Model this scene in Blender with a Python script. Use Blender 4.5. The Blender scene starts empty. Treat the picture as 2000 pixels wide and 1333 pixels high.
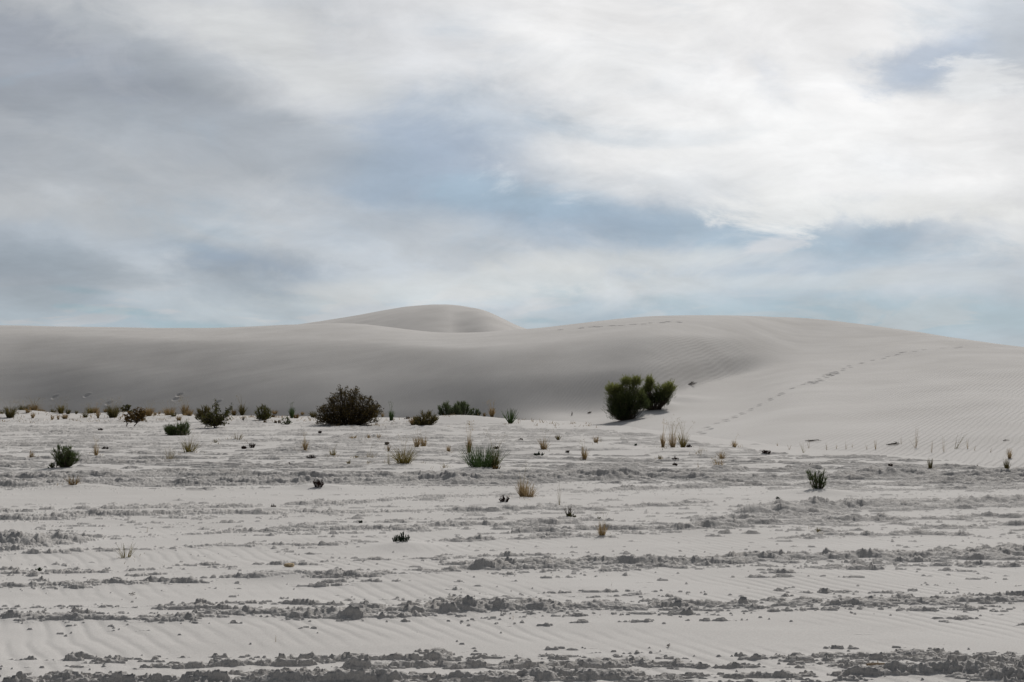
import bpy, math, random
import numpy as np

S = bpy.context.scene
COL = S.collection
R = math.radians

# ------------------------------------------------------------------ camera
EYE = 1.6
FPX = 1944.0            # focal length in pixels of the 2000 px wide photograph
HOR = 755.0             # pixel row of eye level
PITCH = math.atan((HOR - 666.5) / FPX)
cam = bpy.data.cameras.new("camera")
cam.lens = 35.0
cam.sensor_width = 36.0
cam.clip_start = 0.1
cam.clip_end = 6000
camo = bpy.data.objects.new("camera", cam)
COL.objects.link(camo)
camo.location = (0, 0, EYE)
camo.rotation_euler = (math.pi / 2 + PITCH, 0, 0)
S.camera = camo
S.view_settings.view_transform = 'Standard'
S.view_settings.look = 'None'
S.view_settings.gamma = 1.0
S.view_settings.exposure = 0.0
S.view_settings.use_curve_mapping = False

# ------------------------------------------------------------------ sun
SUN_AZ, SUN_EL = R(25), R(41)
sun = bpy.data.lights.new("sun", 'SUN')
sun.energy = 2.35
sun.angle = R(3.0)
sun.color = (1.0, 0.965, 0.92)
suno = bpy.data.objects.new("sun", sun)
COL.objects.link(suno)
sdir = (math.cos(SUN_EL) * math.sin(SUN_AZ), math.cos(SUN_EL) * math.cos(SUN_AZ), math.sin(SUN_EL))
import mathutils
suno.rotation_euler = mathutils.Vector(sdir).to_track_quat('Z', 'Y').to_euler()
suno.location = (40, 60, 80)

# ------------------------------------------------------------------ sky
def s2l(c):
    c = max(0.0, min(1.0, c / 255.0))
    return c / 12.92 if c <= 0.04045 else ((c + 0.055) / 1.055) ** 2.4

W = bpy.data.worlds.new("World")
S.world = W
W.use_nodes = True
NT = W.node_tree
for n in list(NT.nodes):
    NT.nodes.remove(n)

def nd(t, **kw):
    n = NT.nodes.new(t)
    for k, v in kw.items():
        setattr(n, k, v)
    return n

def mth(op, a, b=None, c=None, clamp=False):
    n = nd('ShaderNodeMath', operation=op)
    n.use_clamp = clamp
    for i, v in enumerate((a, b, c)):
        if v is None:
            continue
        if isinstance(v, (int, float)):
            n.inputs[i].default_value = v
        else:
            NT.links.new(v, n.inputs[i])
    return n.outputs[0]

SKY_ROWS = [
    (0,   [168,160,183,190,188,205,215,218,230,230,225,226,222,222,230,212,196]),
    (60,  [168,156,182,195,203,208,215,210,232,228,222,229,226,222,232,220,190]),
    (120, [164,158,163,174,206,207,212,216,230,237,237,233,222,229,227,182,216]),
    (180, [157,155,152,159,196,196,182,200,220,237,241,241,226,238,234,224,224]),
    (240, [159,159,161,159,164,178,164,184,196,216,236,243,241,240,226,226,231]),
    (300, [162,165,166,165,170,169,162,166,205,226,218,226,233,229,212,229,233]),
    (360, [168,165,168,166,170,174,168,160,190,208,210,208,217,223,218,233,226]),
    (420, [172,170,172,172,182,182,178,170,160,168,170,168,170,198,222,214,218]),
    (480, [163,172,172,158,146,183,193,186,178,196,186,176,196,170,165,206,216]),
    (540, [151,160,180,178,152,172,192,197,213,208,203,196,174,190,197,192,192]),
    (600, [166,150,166,176,182,178,187,197,190,182,171,170,176,176,184,190,180]),
    (650, [168,160,152,158,166,176,182,186,186,168,166,168,168,166,164,166,170]),
]
geo = nd('ShaderNodeTexCoord')
sep = nd('ShaderNodeSeparateXYZ')
NT.links.new(geo.outputs['Generated'], sep.inputs[0])
dx, dy, dz = sep.outputs
az = mth('ARCTAN2', dx, dy)
yy = mth('MAXIMUM', dy, 0.45)
el = mth('DIVIDE', dz, yy)
# cloud layer coordinates (a flat deck seen in perspective)
dzz = mth('ADD', mth('MAXIMUM', dz, 0.0), 0.10)
cx = mth('DIVIDE', dx, dzz)
cy = mth('DIVIDE', dy, dzz)
comb = nd('ShaderNodeCombineXYZ')
NT.links.new(cx, comb.inputs[0]); NT.links.new(cy, comb.inputs[1])
def noise(scale, detail, rough, vec, off=(0, 0, 0), sc=(1, 1, 1), rot=0.0, dist=0.0):
    m = nd('ShaderNodeMapping')
    m.inputs['Location'].default_value = off
    m.inputs['Scale'].default_value = sc
    m.inputs['Rotation'].default_value = (0, 0, rot)
    NT.links.new(vec, m.inputs[0])
    n = nd('ShaderNodeTexNoise')
    n.inputs['Scale'].default_value = scale
    n.inputs['Detail'].default_value = detail
    n.inputs['Roughness'].default_value = rough
    n.inputs['Distortion'].default_value = dist
    NT.links.new(m.outputs[0], n.inputs['Vector'])
    return n.outputs['Fac']
# direction-space vector, flattened vertically so wisps lie nearly level
dv = nd('ShaderNodeCombineXYZ')
NT.links.new(az, dv.inputs[0]); NT.links.new(el, dv.inputs[1])
DV = dv.outputs[0]
w1 = noise(2.6, 12, 0.58, DV, (3.1, 1.7, 0.3), (1, 1.8, 1), 0.35)
w2 = noise(2.6, 12, 0.58, DV, (8.1, 4.7, 2.3), (1, 1.8, 1), 0.35)
azw = mth('ADD', az, mth('MULTIPLY', mth('SUBTRACT', w1, 0.5), 0.30))
elw = mth('ADD', el, mth('MULTIPLY', mth('SUBTRACT', w2, 0.5), 0.16))
# ramps across azimuth, one per elevation row
AZ_RANGE = math.pi
fac = mth('ADD', mth('DIVIDE', azw, 2.0), 0.5)      # az -1..1 rad -> 0..1
def row_el(py):
    v = 666.5 - py
    return (FPX * math.sin(PITCH) + v * math.cos(PITCH)) / (FPX * math.cos(PITCH) - v * math.sin(PITCH))
def blue(L, px, py):
    k = 1.0
    if px < 750:
        k0 = 0.42 if py < 430 else 0.68
        k = k0 if px < 600 else k0 + (1 - k0) * (px - 600) / 150
    b = max(0.0, min(1.0, (224 - L) / 55.0)) * k
    wm = 1 - b
    return (s2l(L - 13 * b + 1 * wm), s2l(L + 1 * b), s2l(L + 16 * b - 1 * wm), 1)
def make_ramp(py, vals):
    r = nd('ShaderNodeValToRGB')
    cr = r.color_ramp
    cr.interpolation = 'B_SPLINE'
    mean = sum(vals) / len(vals)
    pts = [(-1.0, (0.11, 0.12, 0.14, 1)), (-0.72, (0.22, 0.23, 0.26, 1))]
    for i, L in enumerate(vals):
        Lx = mean + (L - mean) * 1.14 + (13 * max(0.0, 1 - i / 9.0) if L < 200 else 0)
        Lx = min(Lx, 238)
        pts.append((math.atan((i * 125 - 1000) / FPX), blue(Lx, i * 125, py)))
    pts += [(0.72, (0.36, 0.37, 0.39, 1)), (1.0, (0.12, 0.13, 0.15, 1))]  # end stops: out-of-view sky, darkened to cut light on the dune face
    while len(cr.elements) > 1:
        cr.elements.remove(cr.elements[-1])
    cr.elements[0].position = pts[0][0] / 2 + 0.5
    cr.elements[0].color = pts[0][1]
    for a, c in pts[1:]:
        e = cr.elements.new(min(1.0, a / 2 + 0.5))
        e.color = c
    NT.links.new(fac, r.inputs[0])
    return r.outputs[0]
def mixc(f, a, b):
    m = nd('ShaderNodeMix', data_type='RGBA')
    if isinstance(f, float):
        m.inputs['Factor'].default_value = f
    else:
        NT.links.new(f, m.inputs['Factor'])
    for s, v in ((6, a), (7, b)):
        if isinstance(v, tuple):
            m.inputs[s].default_value = v
        else:
            NT.links.new(v, m.inputs[s])
    return m.outputs[2]
rows = sorted(SKY_ROWS, key=lambda r: -r[0])
cur = make_ramp(*rows[0]); ecur = row_el(rows[0][0])
for py, vals in rows[1:]:
    e = row_el(py)
    f = nd('ShaderNodeMapRange', interpolation_type='SMOOTHSTEP')
    f.inputs[1].default_value = ecur; f.inputs[2].default_value = e
    NT.links.new(elw, f.inputs[0])
    cur = mixc(f.outputs[0], cur, make_ramp(py, vals))
    ecur = e
# overhead deck
f = nd('ShaderNodeMapRange', interpolation_type='SMOOTHSTEP')
f.inputs[1].default_value = 0.42; f.inputs[2].default_value = 0.95
NT.links.new(elw, f.inputs[0])
cur = mixc(f.outputs[0], cur, (0.19, 0.20, 0.215, 1))
# torn white edges and clear pale-blue gaps
wn = noise(4.2, 12, 0.60, DV, (5.3, 2.2, 1.0), (1, 2.0, 1), 0.35, 0.9)
ws = nd('ShaderNodeMapRange', interpolation_type='SMOOTHSTEP')
ws.inputs[1].default_value = 0.50; ws.inputs[2].default_value = 0.60; ws.inputs[4].default_value = 0.38
NT.links.new(wn, ws.inputs[0])
lum = nd('ShaderNodeVectorMath', operation='MULTIPLY_ADD')
NT.links.new(cur, lum.inputs[0]); lum.inputs[1].default_value = (0.85, 0.85, 0.85); lum.inputs[2].default_value = (0.17, 0.165, 0.155)
cur = mixc(ws.outputs[0], cur, lum.outputs[0])
gn = noise(3.0, 10, 0.58, DV, (1.3, 7.2, 3.0), (1, 2.6, 1), 0.30, 0.7)
gs = nd('ShaderNodeMapRange', interpolation_type='SMOOTHSTEP')
gs.inputs[1].default_value = 0.53; gs.inputs[2].default_value = 0.68; gs.inputs[4].default_value = 0.34
NT.links.new(gn, gs.inputs[0])
cur = mixc(gs.outputs[0], cur, (0.30, 0.405, 0.50, 1))
# single clouds and gaps of their own shape
bn = noise(7.5, 14, 0.66, DV, (4.4, 6.1, 2.0), (1, 1.9, 1), 0.2, 0.5)
bj = mth('MULTIPLY', mth('SUBTRACT', bn, 0.5), 4.4)
azb = mth('ADD', az, mth('MULTIPLY', mth('SUBTRACT', w1, 0.5), 0.16))
elb = mth('ADD', el, mth('MULTIPLY', mth('SUBTRACT', w2, 0.5), 0.05))
bv = nd('ShaderNodeCombineXYZ')
NT.links.new(azb, bv.inputs[0]); NT.links.new(elb, bv.inputs[1])
def cloud(px, py, rx, ry, rot, color, k, soft=0.9):
    global cur
    soft = soft * 1.25 + 0.25; k = k * 0.92
    m = nd('ShaderNodeMapping', vector_type='TEXTURE')
    m.inputs['Location'].default_value = (math.atan((px - 1000) / FPX), row_el(py), 0)
    m.inputs['Rotation'].default_value = (0, 0, R(rot))
    m.inputs['Scale'].default_value = (rx / FPX, ry / FPX, 1)
    NT.links.new(bv.outputs[0], m.inputs[0])
    ln = nd('ShaderNodeVectorMath', operation='LENGTH')
    NT.links.new(m.outputs[0], ln.inputs[0])
    r_ = mth('ADD', ln.outputs['Value'], bj)
    q = nd('ShaderNodeMapRange', interpolation_type='SMOOTHSTEP')
    q.inputs[1].default_value = 1.0 + soft * .5; q.inputs[2].default_value = 1.0 - soft * .5
    q.inputs[3].default_value = 0.0; q.inputs[4].default_value = k
    NT.links.new(r_, q.inputs[0])
    cur = mixc(q.outputs[0], cur, color)
def C3(r, g, b): return (s2l(r), s2l(g), s2l(b), 1)
BLU = C3(154, 174, 190)
cloud(860, 290, 150, 75, -28, C3(156, 168, 184), .7)
cloud(1020, 400, 190, 30, -14, BLU, .8)
cloud(1450, 455, 380, 38, -5, BLU, .75)
cloud(1150, 440, 160, 40, 0, C3(156, 172, 190), .5)
cloud(1650, 405, 260, 42, -3, C3(221, 221, 219), .9, .5)
cloud(1420, 250, 330, 130, -10, C3(238, 238, 237), .6, 1.0)
cloud(1855, 115, 85, 42, 25, C3(166, 179, 196), .8, 1.0)
cloud(1955, 160, 60, 50, 10, C3(226, 227, 227), .85, .35)
cloud(1518, 150, 34, 44, 20, C3(200, 205, 213), .5, 1.2)
cloud(470, 495, 160, 32, -6, C3(142, 155, 171), .8, .8)
cloud(130, 520, 180, 26, -8, C3(148, 157, 166), .6)
cloud(150, 145, 190, 60, -20, C3(154, 159, 170), .4)
cloud(230, 350, 300, 60, -14, C3(172, 175, 178), .55)
cloud(250, 440, 340, 30, -8, C3(180, 182, 183), .5)
cloud(420, 40, 260, 45, -8, C3(203, 203, 202), .6)
cloud(560, 110, 170, 50, -22, C3(208, 209, 208), .7, .6)
cloud(800, 70, 150, 60, -20, C3(218, 218, 219), .6)
cloud(780, 450, 220, 40, -12, C3(186, 188, 190), .45)
cloud(900, 560, 340, 26, 3, C3(200, 202, 201), .6)
cloud(1250, 505, 220, 22, 2, C3(206, 208, 207), .6, .7)
cloud(1480, 480, 60, 16, 12, C3(202, 203, 206), .8, .5)
cloud(1500, 545, 420, 14, 0, C3(192, 197, 200), .6)
cloud(1700, 610, 420, 30, -2, C3(157, 178, 190), .7)
cloud(120, 567, 60, 6, 0, C3(145, 162, 172), .8)
cloud(190, 603, 110, 7, -2, C3(148, 168, 178), .9, .6)
cloud(430, 632, 130, 10, -4, C3(150, 170, 180), .9, .6)
cloud(1060, 620, 70, 6, -4, C3(160, 180, 192), .8)
# a bank of small distant clouds low over the dunes
hn = noise(9.0, 10, 0.58, DV, (2.7, 0.4, 6.0), (1, 4.2, 1), 0.05, 0.5)
hm = nd('ShaderNodeMapRange', interpolation_type='SMOOTHSTEP')
hm.inputs[1].default_value = 0.50; hm.inputs[2].default_value = 0.58
NT.links.new(hn, hm.inputs[0])
lowb = mixc(hm.outputs[0], (0.33, 0.43, 0.50, 1), (0.50, 0.50, 0.51, 1))
hb = nd('ShaderNodeMapRange', interpolation_type='SMOOTHSTEP')
hb.inputs[1].default_value = 0.055; hb.inputs[2].default_value = 0.12; hb.inputs[3].default_value = 0.35; hb.inputs[4].default_value = 0.0
NT.links.new(el, hb.inputs[0])
cur = mixc(hb.outputs[0], cur, lowb)
# wisps and billows on top of the layout
d1 = noise(1.1, 7, 0.60, comb.outputs[0], (2.0, 5.0, 0), (1, 0.55, 1), 0.5, 0.6)
d2 = noise(7.0, 12, 0.62, DV, (1.0, 9.0, 4), (1, 2.6, 1), 0.2, 0.4)
dd = mth('ADD', mth('MULTIPLY', mth('SUBTRACT', d1, 0.5), 0.30), mth('MULTIPLY', mth('SUBTRACT', d2, 0.5), 0.60))
gain = mth('ADD', 1.0, dd)
# bright veil around the sun, above the frame
dot = nd('ShaderNodeVectorMath', operation='DOT_PRODUCT')
NT.links.new(geo.outputs['Generated'], dot.inputs[0]); dot.inputs[1].default_value = sdir
hz = nd('ShaderNodeMapRange', interpolation_type='SMOOTHSTEP')
hz.inputs[1].default_value = 0.93; hz.inputs[2].default_value = 1.0
hz.inputs[3].default_value = 1.0; hz.inputs[4].default_value = 3.2
NT.links.new(dot.outputs['Value'], hz.inputs[0])
gain = mth('MULTIPLY', gain, hz.outputs[0])
# unseen sky behind the viewer, dimmed to keep the dune face dark
bk = nd('ShaderNodeMapRange', interpolation_type='SMOOTHSTEP')
bk.inputs[1].default_value = -0.6; bk.inputs[2].default_value = 0.6
bk.inputs[3].default_value = 0.40; bk.inputs[4].default_value = 1.0
NT.links.new(dy, bk.inputs[0])
gain = mth('MULTIPLY', gain, bk.outputs[0])
gain = mth('MULTIPLY', gain, 9.9)
vs = nd('ShaderNodeVectorMath', operation='SCALE')
NT.links.new(cur, vs.inputs[0]); NT.links.new(gain, vs.inputs['Scale'])
sky = nd('ShaderNodeTexSky', sky_type='NISHITA')
sky.sun_disc = False
sky.sun_elevation = SUN_EL
sky.sun_rotation = SUN_AZ
sk = nd('ShaderNodeVectorMath', operation='SCALE')
NT.links.new(sky.outputs[0], sk.inputs[0]); sk.inputs['Scale'].default_value = 0.07
ad = nd('ShaderNodeVectorMath', operation='ADD')
NT.links.new(vs.outputs[0], ad.inputs[0]); NT.links.new(sk.outputs[0], ad.inputs[1])
bg = nd('ShaderNodeBackground')
bg.inputs['Strength'].default_value = 0.10
NT.links.new(ad.outputs[0], bg.inputs['Color'])
out = nd('ShaderNodeOutputWorld')
NT.links.new(bg.outputs[0], out.inputs[0])

# ------------------------------------------------------------------ numpy noise
_rng = np.random.RandomState(7)
_perm = _rng.permutation(256).astype(np.int32)
_perm = np.concatenate([_perm, _perm, _perm])
_ang = _rng.rand(256) * 2 * np.pi
_gx, _gy = np.cos(_ang).astype(np.float32), np.sin(_ang).astype(np.float32)
def pn(x, y, seed=0):
    x = np.asarray(x, np.float64); y = np.asarray(y, np.float64)
    xf = np.floor(x); yf = np.floor(y)
    xi = xf.astype(np.int64) & 255; yi = (yf.astype(np.int64) + seed * 37) & 255
    u = (x - xf).astype(np.float32); v = (y - yf).astype(np.float32)
    sd = (seed * 101) & 255
    def g(ix, iy, a, b):
        h = _perm[(_perm[(ix + sd) & 255] + iy) & 255]
        return _gx[h] * a + _gy[h] * b
    x1 = (xi + 1) & 255; y1 = (yi + 1) & 255
    n00 = g(xi, yi, u, v); n10 = g(x1, yi, u - 1, v)
    n01 = g(xi, y1, u, v - 1); n11 = g(x1, y1, u - 1, v - 1)
    su = u * u * u * (u * (u * 6 - 15) + 10); sv = v * v * v * (v * (v * 6 - 15) + 10)
    a = n00 + su * (n10 - n00); b = n01 + su * (n11 - n01)
    return (a + sv * (b - a)) * 1.5
def fbm(x, y, o=4, seed=0, gain=0.5, lac=2.03):
    s = 0; a = 1.0; t = 0
    for i in range(o):
        s = s + a * pn(x, y, seed + i * 3); t += a
        x = x * lac + 13.7; y = y * lac + 7.1; a *= gain
    return s / t
def sstep(a, b, x):
    t = np.clip((x - a) / (b - a), 0, 1)
    return t * t * (3 - 2 * t)

# pixel of the photograph <-> ray / ground point
def ray(px, py):
    u = px - 1000.0; v = 666.5 - py
    y = FPX * math.cos(PITCH) - v * math.sin(PITCH)
    z = FPX * math.sin(PITCH) + v * math.cos(PITCH)
    return u / y, z / y                       # x/y and z/y
def flat(px, py):
    tx, tz = ray(px, py)
    y = -EYE / tz
    return tx * y, y

# ------------------------------------------------------------------ flat ground
# crumbling crust ridges: (strength, [(px, py of the band foot, thickness px)...])
RIDGES = [
    (1.0, [(-300,1345,11),(60,1330,12),(250,1336,6),(430,1338,16),(530,1332,25),(640,1334,20),(760,1336,14),(900,1334,12),(1010,1333,20),(1060,1330,25),(1200,1332,17),(1300,1334,11),(1500,1338,9),(1640,1333,11),(1720,1326,20),(1800,1318,27),(1900,1322,41),(1980,1332,42),(2200,1345,31)]),
    (0.7, [(-200,1292,5),(300,1292,6),(600,1288,10),(760,1286,8),(1000,1284,6),(1300,1282,7),(1600,1280,5),(1750,1278,4),(2200,1276,6)]),
    (0.55,[(-200,1305,4),(400,1300,5),(900,1304,5),(1120,1304,9),(1300,1300,6),(1500,1302,14),(1560,1300,5),(1760,1290,12),(2200,1290,6)]),
    (1.0, [(-300,1210,22),(0,1205,22),(120,1212,24),(300,1212,20),(500,1200,22),(700,1200,26),(850,1198,24),(960,1190,30),(1100,1190,28),(1250,1185,24),(1400,1182,16),(1520,1182,16),(1660,1178,22),(1800,1176,18),(2000,1172,20),(2400,1160,22)]),
    (0.8, [(-300,1190,8),(0,1190,6),(200,1187,8),(420,1183,8),(600,1180,8),(700,1173,7),(850,1172,4),(1100,1164,4),(1280,1160,4),(1400,1166,2),(2400,1150,3)]),
    (1.0, [(-200,1148,12),(0,1146,12),(120,1144,14),(250,1142,8),(400,1136,8),(530,1131,14),(600,1129,14),(750,1125,8),(860,1120,8),(900,1112,12),(980,1108,24),(1080,1106,22),(1180,1104,22),(1300,1102,20),(1450,1098,20),(1560,1094,20),(1700,1092,26),(1800,1090,18),(1900,1090,22),(2000,1086,20),(2400,1076,22)]),
    (0.7, [(1000,1118,4),(1200,1116,6),(1500,1108,8),(1700,1106,10),(2000,1103,12),(2400,1098,12)]),
    (0.7, [(-200,1120,8),(20,1118,14),(80,1118,8),(200,1118,8),(300,1114,8),(450,1108,4),(600,1097,4),(720,1095,4),(900,1089,3),(1000,1088,8),(1070,1086,6),(1200,1082,3)]),
    (0.8, [(0,1085,3),(100,1078,8),(130,1076,12),(240,1073,8),(300,1070,6),(370,1068,10),(430,1066,10),(520,1066,9),(620,1064,8),(690,1060,12),(740,1059,4),(850,1056,5),(930,1054,9),(1050,1051,6),(1140,1051,6),(1250,1050,2)]),
    (0.9, [(1500,1052,2),(1560,1050,8),(1650,1046,8),(1760,1043,8),(1800,1040,10),(1870,1044,8),(1920,1048,2),(2100,1050,6)]),
    (1.1, [(-400,1066,34),(0,1064,34),(60,1064,36),(110,1062,30),(150,1060,22),(185,1056,8),(200,1054,2)]),
    (0.7, [(180,1047,3),(300,1045,5),(400,1043,6),(560,1038,8),(650,1036,5),(800,1032,8),(850,1028,14),(880,1027,10),(1000,1026,8),(1100,1022,6),(1200,1018,4)]),
    (0.9, [(1000,1042,6),(1100,1040,6),(1260,1036,5),(1370,1034,14),(1420,1030,14),(1470,1027,10),(1600,1020,12),(1720,1016,10),(1850,1012,6),(2000,1008,8),(2400,1000,9)]),
    (0.7, [(1350,1018,8),(1450,1014,10),(1560,1012,8),(1650,1010,8),(1780,1026,7),(1900,1026,6),(2100,1020,8)]),
    (0.9, [(-200,1018,14),(0,1016,14),(60,1015,12),(130,1012,12),(200,1010,12),(300,1008,8),(400,1005,8),(500,1003,6),(600,1002,8),(720,1001,8),(850,999,6),(1000,996,6),(1080,994,7),(1240,992,5),(1300,988,4),(1400,984,4)]),
    (0.7, [(-200,1004,6),(0,1001,5),(60,998,5),(200,996,7),(350,990,9),(430,990,9),(500,989,8),(520,988,3),(540,984,3),(560,984,8),(700,982,8),(800,975,8),(870,973,12),(930,968,6),(1000,967,7),(1050,962,5),(1180,960,6),(1270,958,10),(1370,953,10),(1480,950,4),(1600,948,6),(1800,946,5),(2000,940,6),(2300,936,6)]),
    (1.1, [(1430,1002,4),(1460,1002,16),(1520,1000,24),(1600,997,24),(1680,992,18),(1740,990,10),(1800,990,8)]),
    (0.9, [(1660,984,8),(1720,986,12),(1800,982,8),(1860,984,10),(1950,978,14),(2000,978,14),(2400,970,14)]),
    (0.8, [(1700,1000,8),(1800,996,8),(1900,994,10),(2000,990,8),(2400,985,8)]),
    (0.8, [(1500,958,6),(1700,958,5),(1900,956,8),(2000,954,8),(2400,950,8)]),
    (1.1, [(-400,950,12),(0,950,12),(100,948,10),(140,950,5),(170,946,9),(240,947,12),(400,946,12),(500,946,11),(600,944,10),(700,942,13),(850,942,18),(1000,941,16),(1080,939,12),(1180,937,18),(1260,934,10),(1400,938,10),(1500,937,8),(1620,935,10),(1700,931,16),(1800,932,14),(1880,934,12),(2000,930,14),(2400,926,14)]),
    (0.8, [(-400,936,6),(0,934,7),(100,932,7),(230,928,10),(330,928,8),(500,930,6),(700,932,6),(900,924,5),(1100,926,4),(1300,928,8),(1480,918,5),(1560,917,7),(1640,918,3),(1900,916,3),(2100,918,3)]),
]
def catline(pts):
    a = np.array(pts, float)
    x, y = flat(a[:, 0], a[:, 1])
    return x, y, a[:, 2] * y / FPX
def flat_np(px, py):
    return flat(px, py)

# wind-built mounds of sand (px, py, radius m, height m)
MOUNDS = [(893,826,2.6,0.34),(838,842,1.1,0.20),(150,953,0.55,0.05),(790,1066,0.30,0.035),(990,985,0.4,0.03),
          (1030,978,0.45,0.04),(622,953,0.45,0.06),(345,858,1.3,0.10),(125,920,0.7,0.06),(945,919,0.8,0.06),
          (1598,964,0.5,0.06),(790,912,0.8,0.07),(820,878,0.7,0.06),(10,817,2.2,0.22),(40,812,2.0,0.30),
          (560,1122,0.30,0.05),(533,998,0.2,0.05),(1060,883,0.6,0.05),(1320,882,1.4,0.08),(420,834,1.5,0.05),
          (240,812,2.2,0.20),(345,818,2.0,0.18),(510,820,1.6,0.12),(375,818,1.5,0.1),(1000,832,1.0,0.08)]

def toe_py(px):
    """pixel row of the foot of the dune (or of its thin sand apron) at a column"""
    return np.interp(px, [-700,0,200,500,800,1000,1150,1250,1340,1420,1500,1560,1750,1900,2000,2300],
                     [800,806,808,812,816,820,826,838,850,860,870,877,884,902,915,945])

def ground_z(x, y, need_mask=False):
    x = np.asarray(x, np.float64); y = np.asarray(y, np.float64)
    px = 1000 + 1946.0 * x / y
    py = HOR + EYE * FPX / y
    # gentle undulation
    base = 0.030 * fbm(x / 6.0, y / 2.6, 3, 1) + 0.012 * fbm(x / 1.6, y / 0.7, 3, 5)
    def gy(s):                                  # grain of the crust grows with distance
        return np.where(y < 10, y / s, (10 / s) * (1 + (1 - (np.maximum(y, 10) / 10) ** -0.6) / 0.6))
    hr = np.zeros_like(base); halo = np.zeros_like(base); core = np.zeros_like(base); bank = np.zeros_like(base)
    chunk = fbm(x / 0.20, gy(0.075), 4, 21, 0.72)
    chunk_f = fbm(x / 0.80, gy(0.17), 4, 31, 0.6)
    lump = fbm(x / 0.60, gy(0.30), 3, 41)
    far_ = np.clip((y - 6) / 14, 0, 1)
    for k, (st, pts) in enumerate(RIDGES):
        cx_, cy_, th = catline(pts)
        yc = np.interp(x, cx_, cy_, left=np.nan, right=np.nan)
        T = np.interp(x, cx_, th)
        ok = ~np.isnan(yc)
        ok &= np.abs(y - np.nan_to_num(yc, nan=-99)) < 3.0
        if not ok.any():
            continue
        i = np.nonzero(ok)
        X, Y = x[i], y[i]; yc = yc[i]; T = T[i]
        far = far_[i]
        wob = fbm(X / 0.9, Y * 0 + k * 3.3, 4, 51 + k, 0.55) * (0.12 + 0.25 * far) + lump[i] * 0.06
        d = Y - yc - 0.02 + wob
        A = T * st * (0.38 + 0.46 * far)
        w = A * 1.3 + 0.035 + T * 1.1 * (1 - far) + 0.24 * far
        pres = sstep(-0.50, 0.05, fbm(X / 1.1, Y * 0 + k * 7.7, 3, 77 + k) + 0.3 * chunk_f[i] + sstep(0.02, 0.07, T) * 0.4 + 0.12)
        prof = np.where(d < 0, np.exp(-(d / ((0.60 + 0.3 * far) * w)) ** 2), np.exp(-(d / (1.15 * w)) ** 2)) * pres
        rag = np.clip(0.82 + (0.70 * chunk_f[i] + 0.5 * chunk[i] + 0.45 * lump[i]) * (1 - 0.6 * far), 0.02, 1.5 - 0.1 * far)
        ledge = (0.006 + T * 0.08) * np.exp(-(d / (0.030 + 0.05 * far)) ** 2) * sstep(0.15, 0.6, pres) * np.clip(1 + 0.7 * chunk[i] + 0.6 * chunk_f[i], 0.2, 1.6)
        hr[i] = np.maximum(hr[i], A * prof * rag + ledge)
        core[i] = np.maximum(core[i], prof)
        bank[i] = np.maximum(bank[i], A * prof)
        hw = 2.6 * w + 0.10
        halo[i] = np.maximum(halo[i], np.exp(-(d / hw) ** 2) * np.minimum(1, 0.35 + A * 14))
    # broken crust plates: thin ragged steps, drawn out sideways
    f = sstep(11, 20, y)
    edge = fbm(x / 0.18, gy(0.07), 3, 61, 0.6)
    nA = fbm(x / 0.9, gy(0.12), 4, 71, 0.6) + 0.45 * edge
    nB = fbm(x / 3.2 + 0.3 * fbm(x / 2, y / 2, 2, 9), gy(0.13), 4, 81, 0.62) + 0.22 * fbm(x / 0.5, gy(0.10), 3, 87, 0.6)
    big = fbm(x / 7.0, y / 2.2, 3, 91)
    dens = np.interp(py, [800, 812, 822, 835, 860, 905, 935, 946, 952, 975, 985, 1010, 1030, 1060, 1130, 1180, 1215, 1235, 1262, 1275, 1310, 1333, 1500],
                         [-.5, -.1, .03, .07, .08, .02, .02, .0, -.25, -.25, -.10, -.02, -.02, -.20, -.18, -.16, -.22, -.45, -.30, -.05, -.03, -.05, -.1])
    dens = dens + 0.32 * big + 0.22 * halo + 0.12 * core
    dens = dens - 0.12 * sstep(1150, 1600, px) * sstep(895, 905, py) * (1 - sstep(950, 965, py))
    tp = toe_py(px)
    apron = sstep(2, 16, py - tp)               # thin blown sand covers the crust at the foot of the dune
    dens = dens - 0.55 * (1 - apron)
    n = nA * (1 - f) + nB * f
    pl = sstep(0.0, 0.04, n + dens - 0.24)
    pl2 = sstep(0.0, 0.04, n + dens - 0.42 + 0.15 * chunk)
    pl3 = sstep(0.0, 0.04, n + dens - 0.60 - 0.15 * chunk)
    th = 0.015 + 0.004 * f
    crust = hr * (0.3 + 0.7 * apron) + th * (pl * (1.0 + 0.5 * chunk * (1 - far_)) + 0.9 * pl2 + 0.7 * pl3)
    rgh = np.clip(core * 1.2 + 0.5 * pl + 0.8 * halo * (1 - core), 0, 1)
    crust = crust + rgh * (0.020 - 0.008 * far_) * (chunk + 0.40 * fbm(x / 0.065, gy(0.030), 3, 95, 0.6))
    # thin upturned lips of crust running across the view
    nl = fbm(x / 2.6, gy(0.16), 4, 111, 0.55) + 0.10 * edge
    nl2 = fbm(x / 3.4, gy(0.19), 4, 131, 0.5) + 0.06 * edge + 0.22
    lip = np.maximum(sstep(0.905, 0.975, 1 - np.abs(nl)), f * sstep(0.905, 0.975, 1 - np.abs(nl2))) * sstep(-0.25, 0.10, n + dens - 0.10 + 0.25 * fbm(x / 0.7, gy(0.2), 2, 117))
    crust = crust + lip * (0.012 + 0.030 * f + 0.012 * sstep(28, 45, y)) * (1 + 0.8 * chunk * (1 - far_) + 0.8 * chunk_f)
    crk = 1 - np.abs(fbm(x / 0.17, gy(0.055), 3, 141, 0.6)) * 5.0
    crust = crust - 0.010 * np.clip(crk, 0, 1) * rgh
    # scattered clods
    cl = pn(x / 0.046, gy(0.024), 97) + 0.55 * pn(x / 0.13, gy(0.07), 98)
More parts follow.
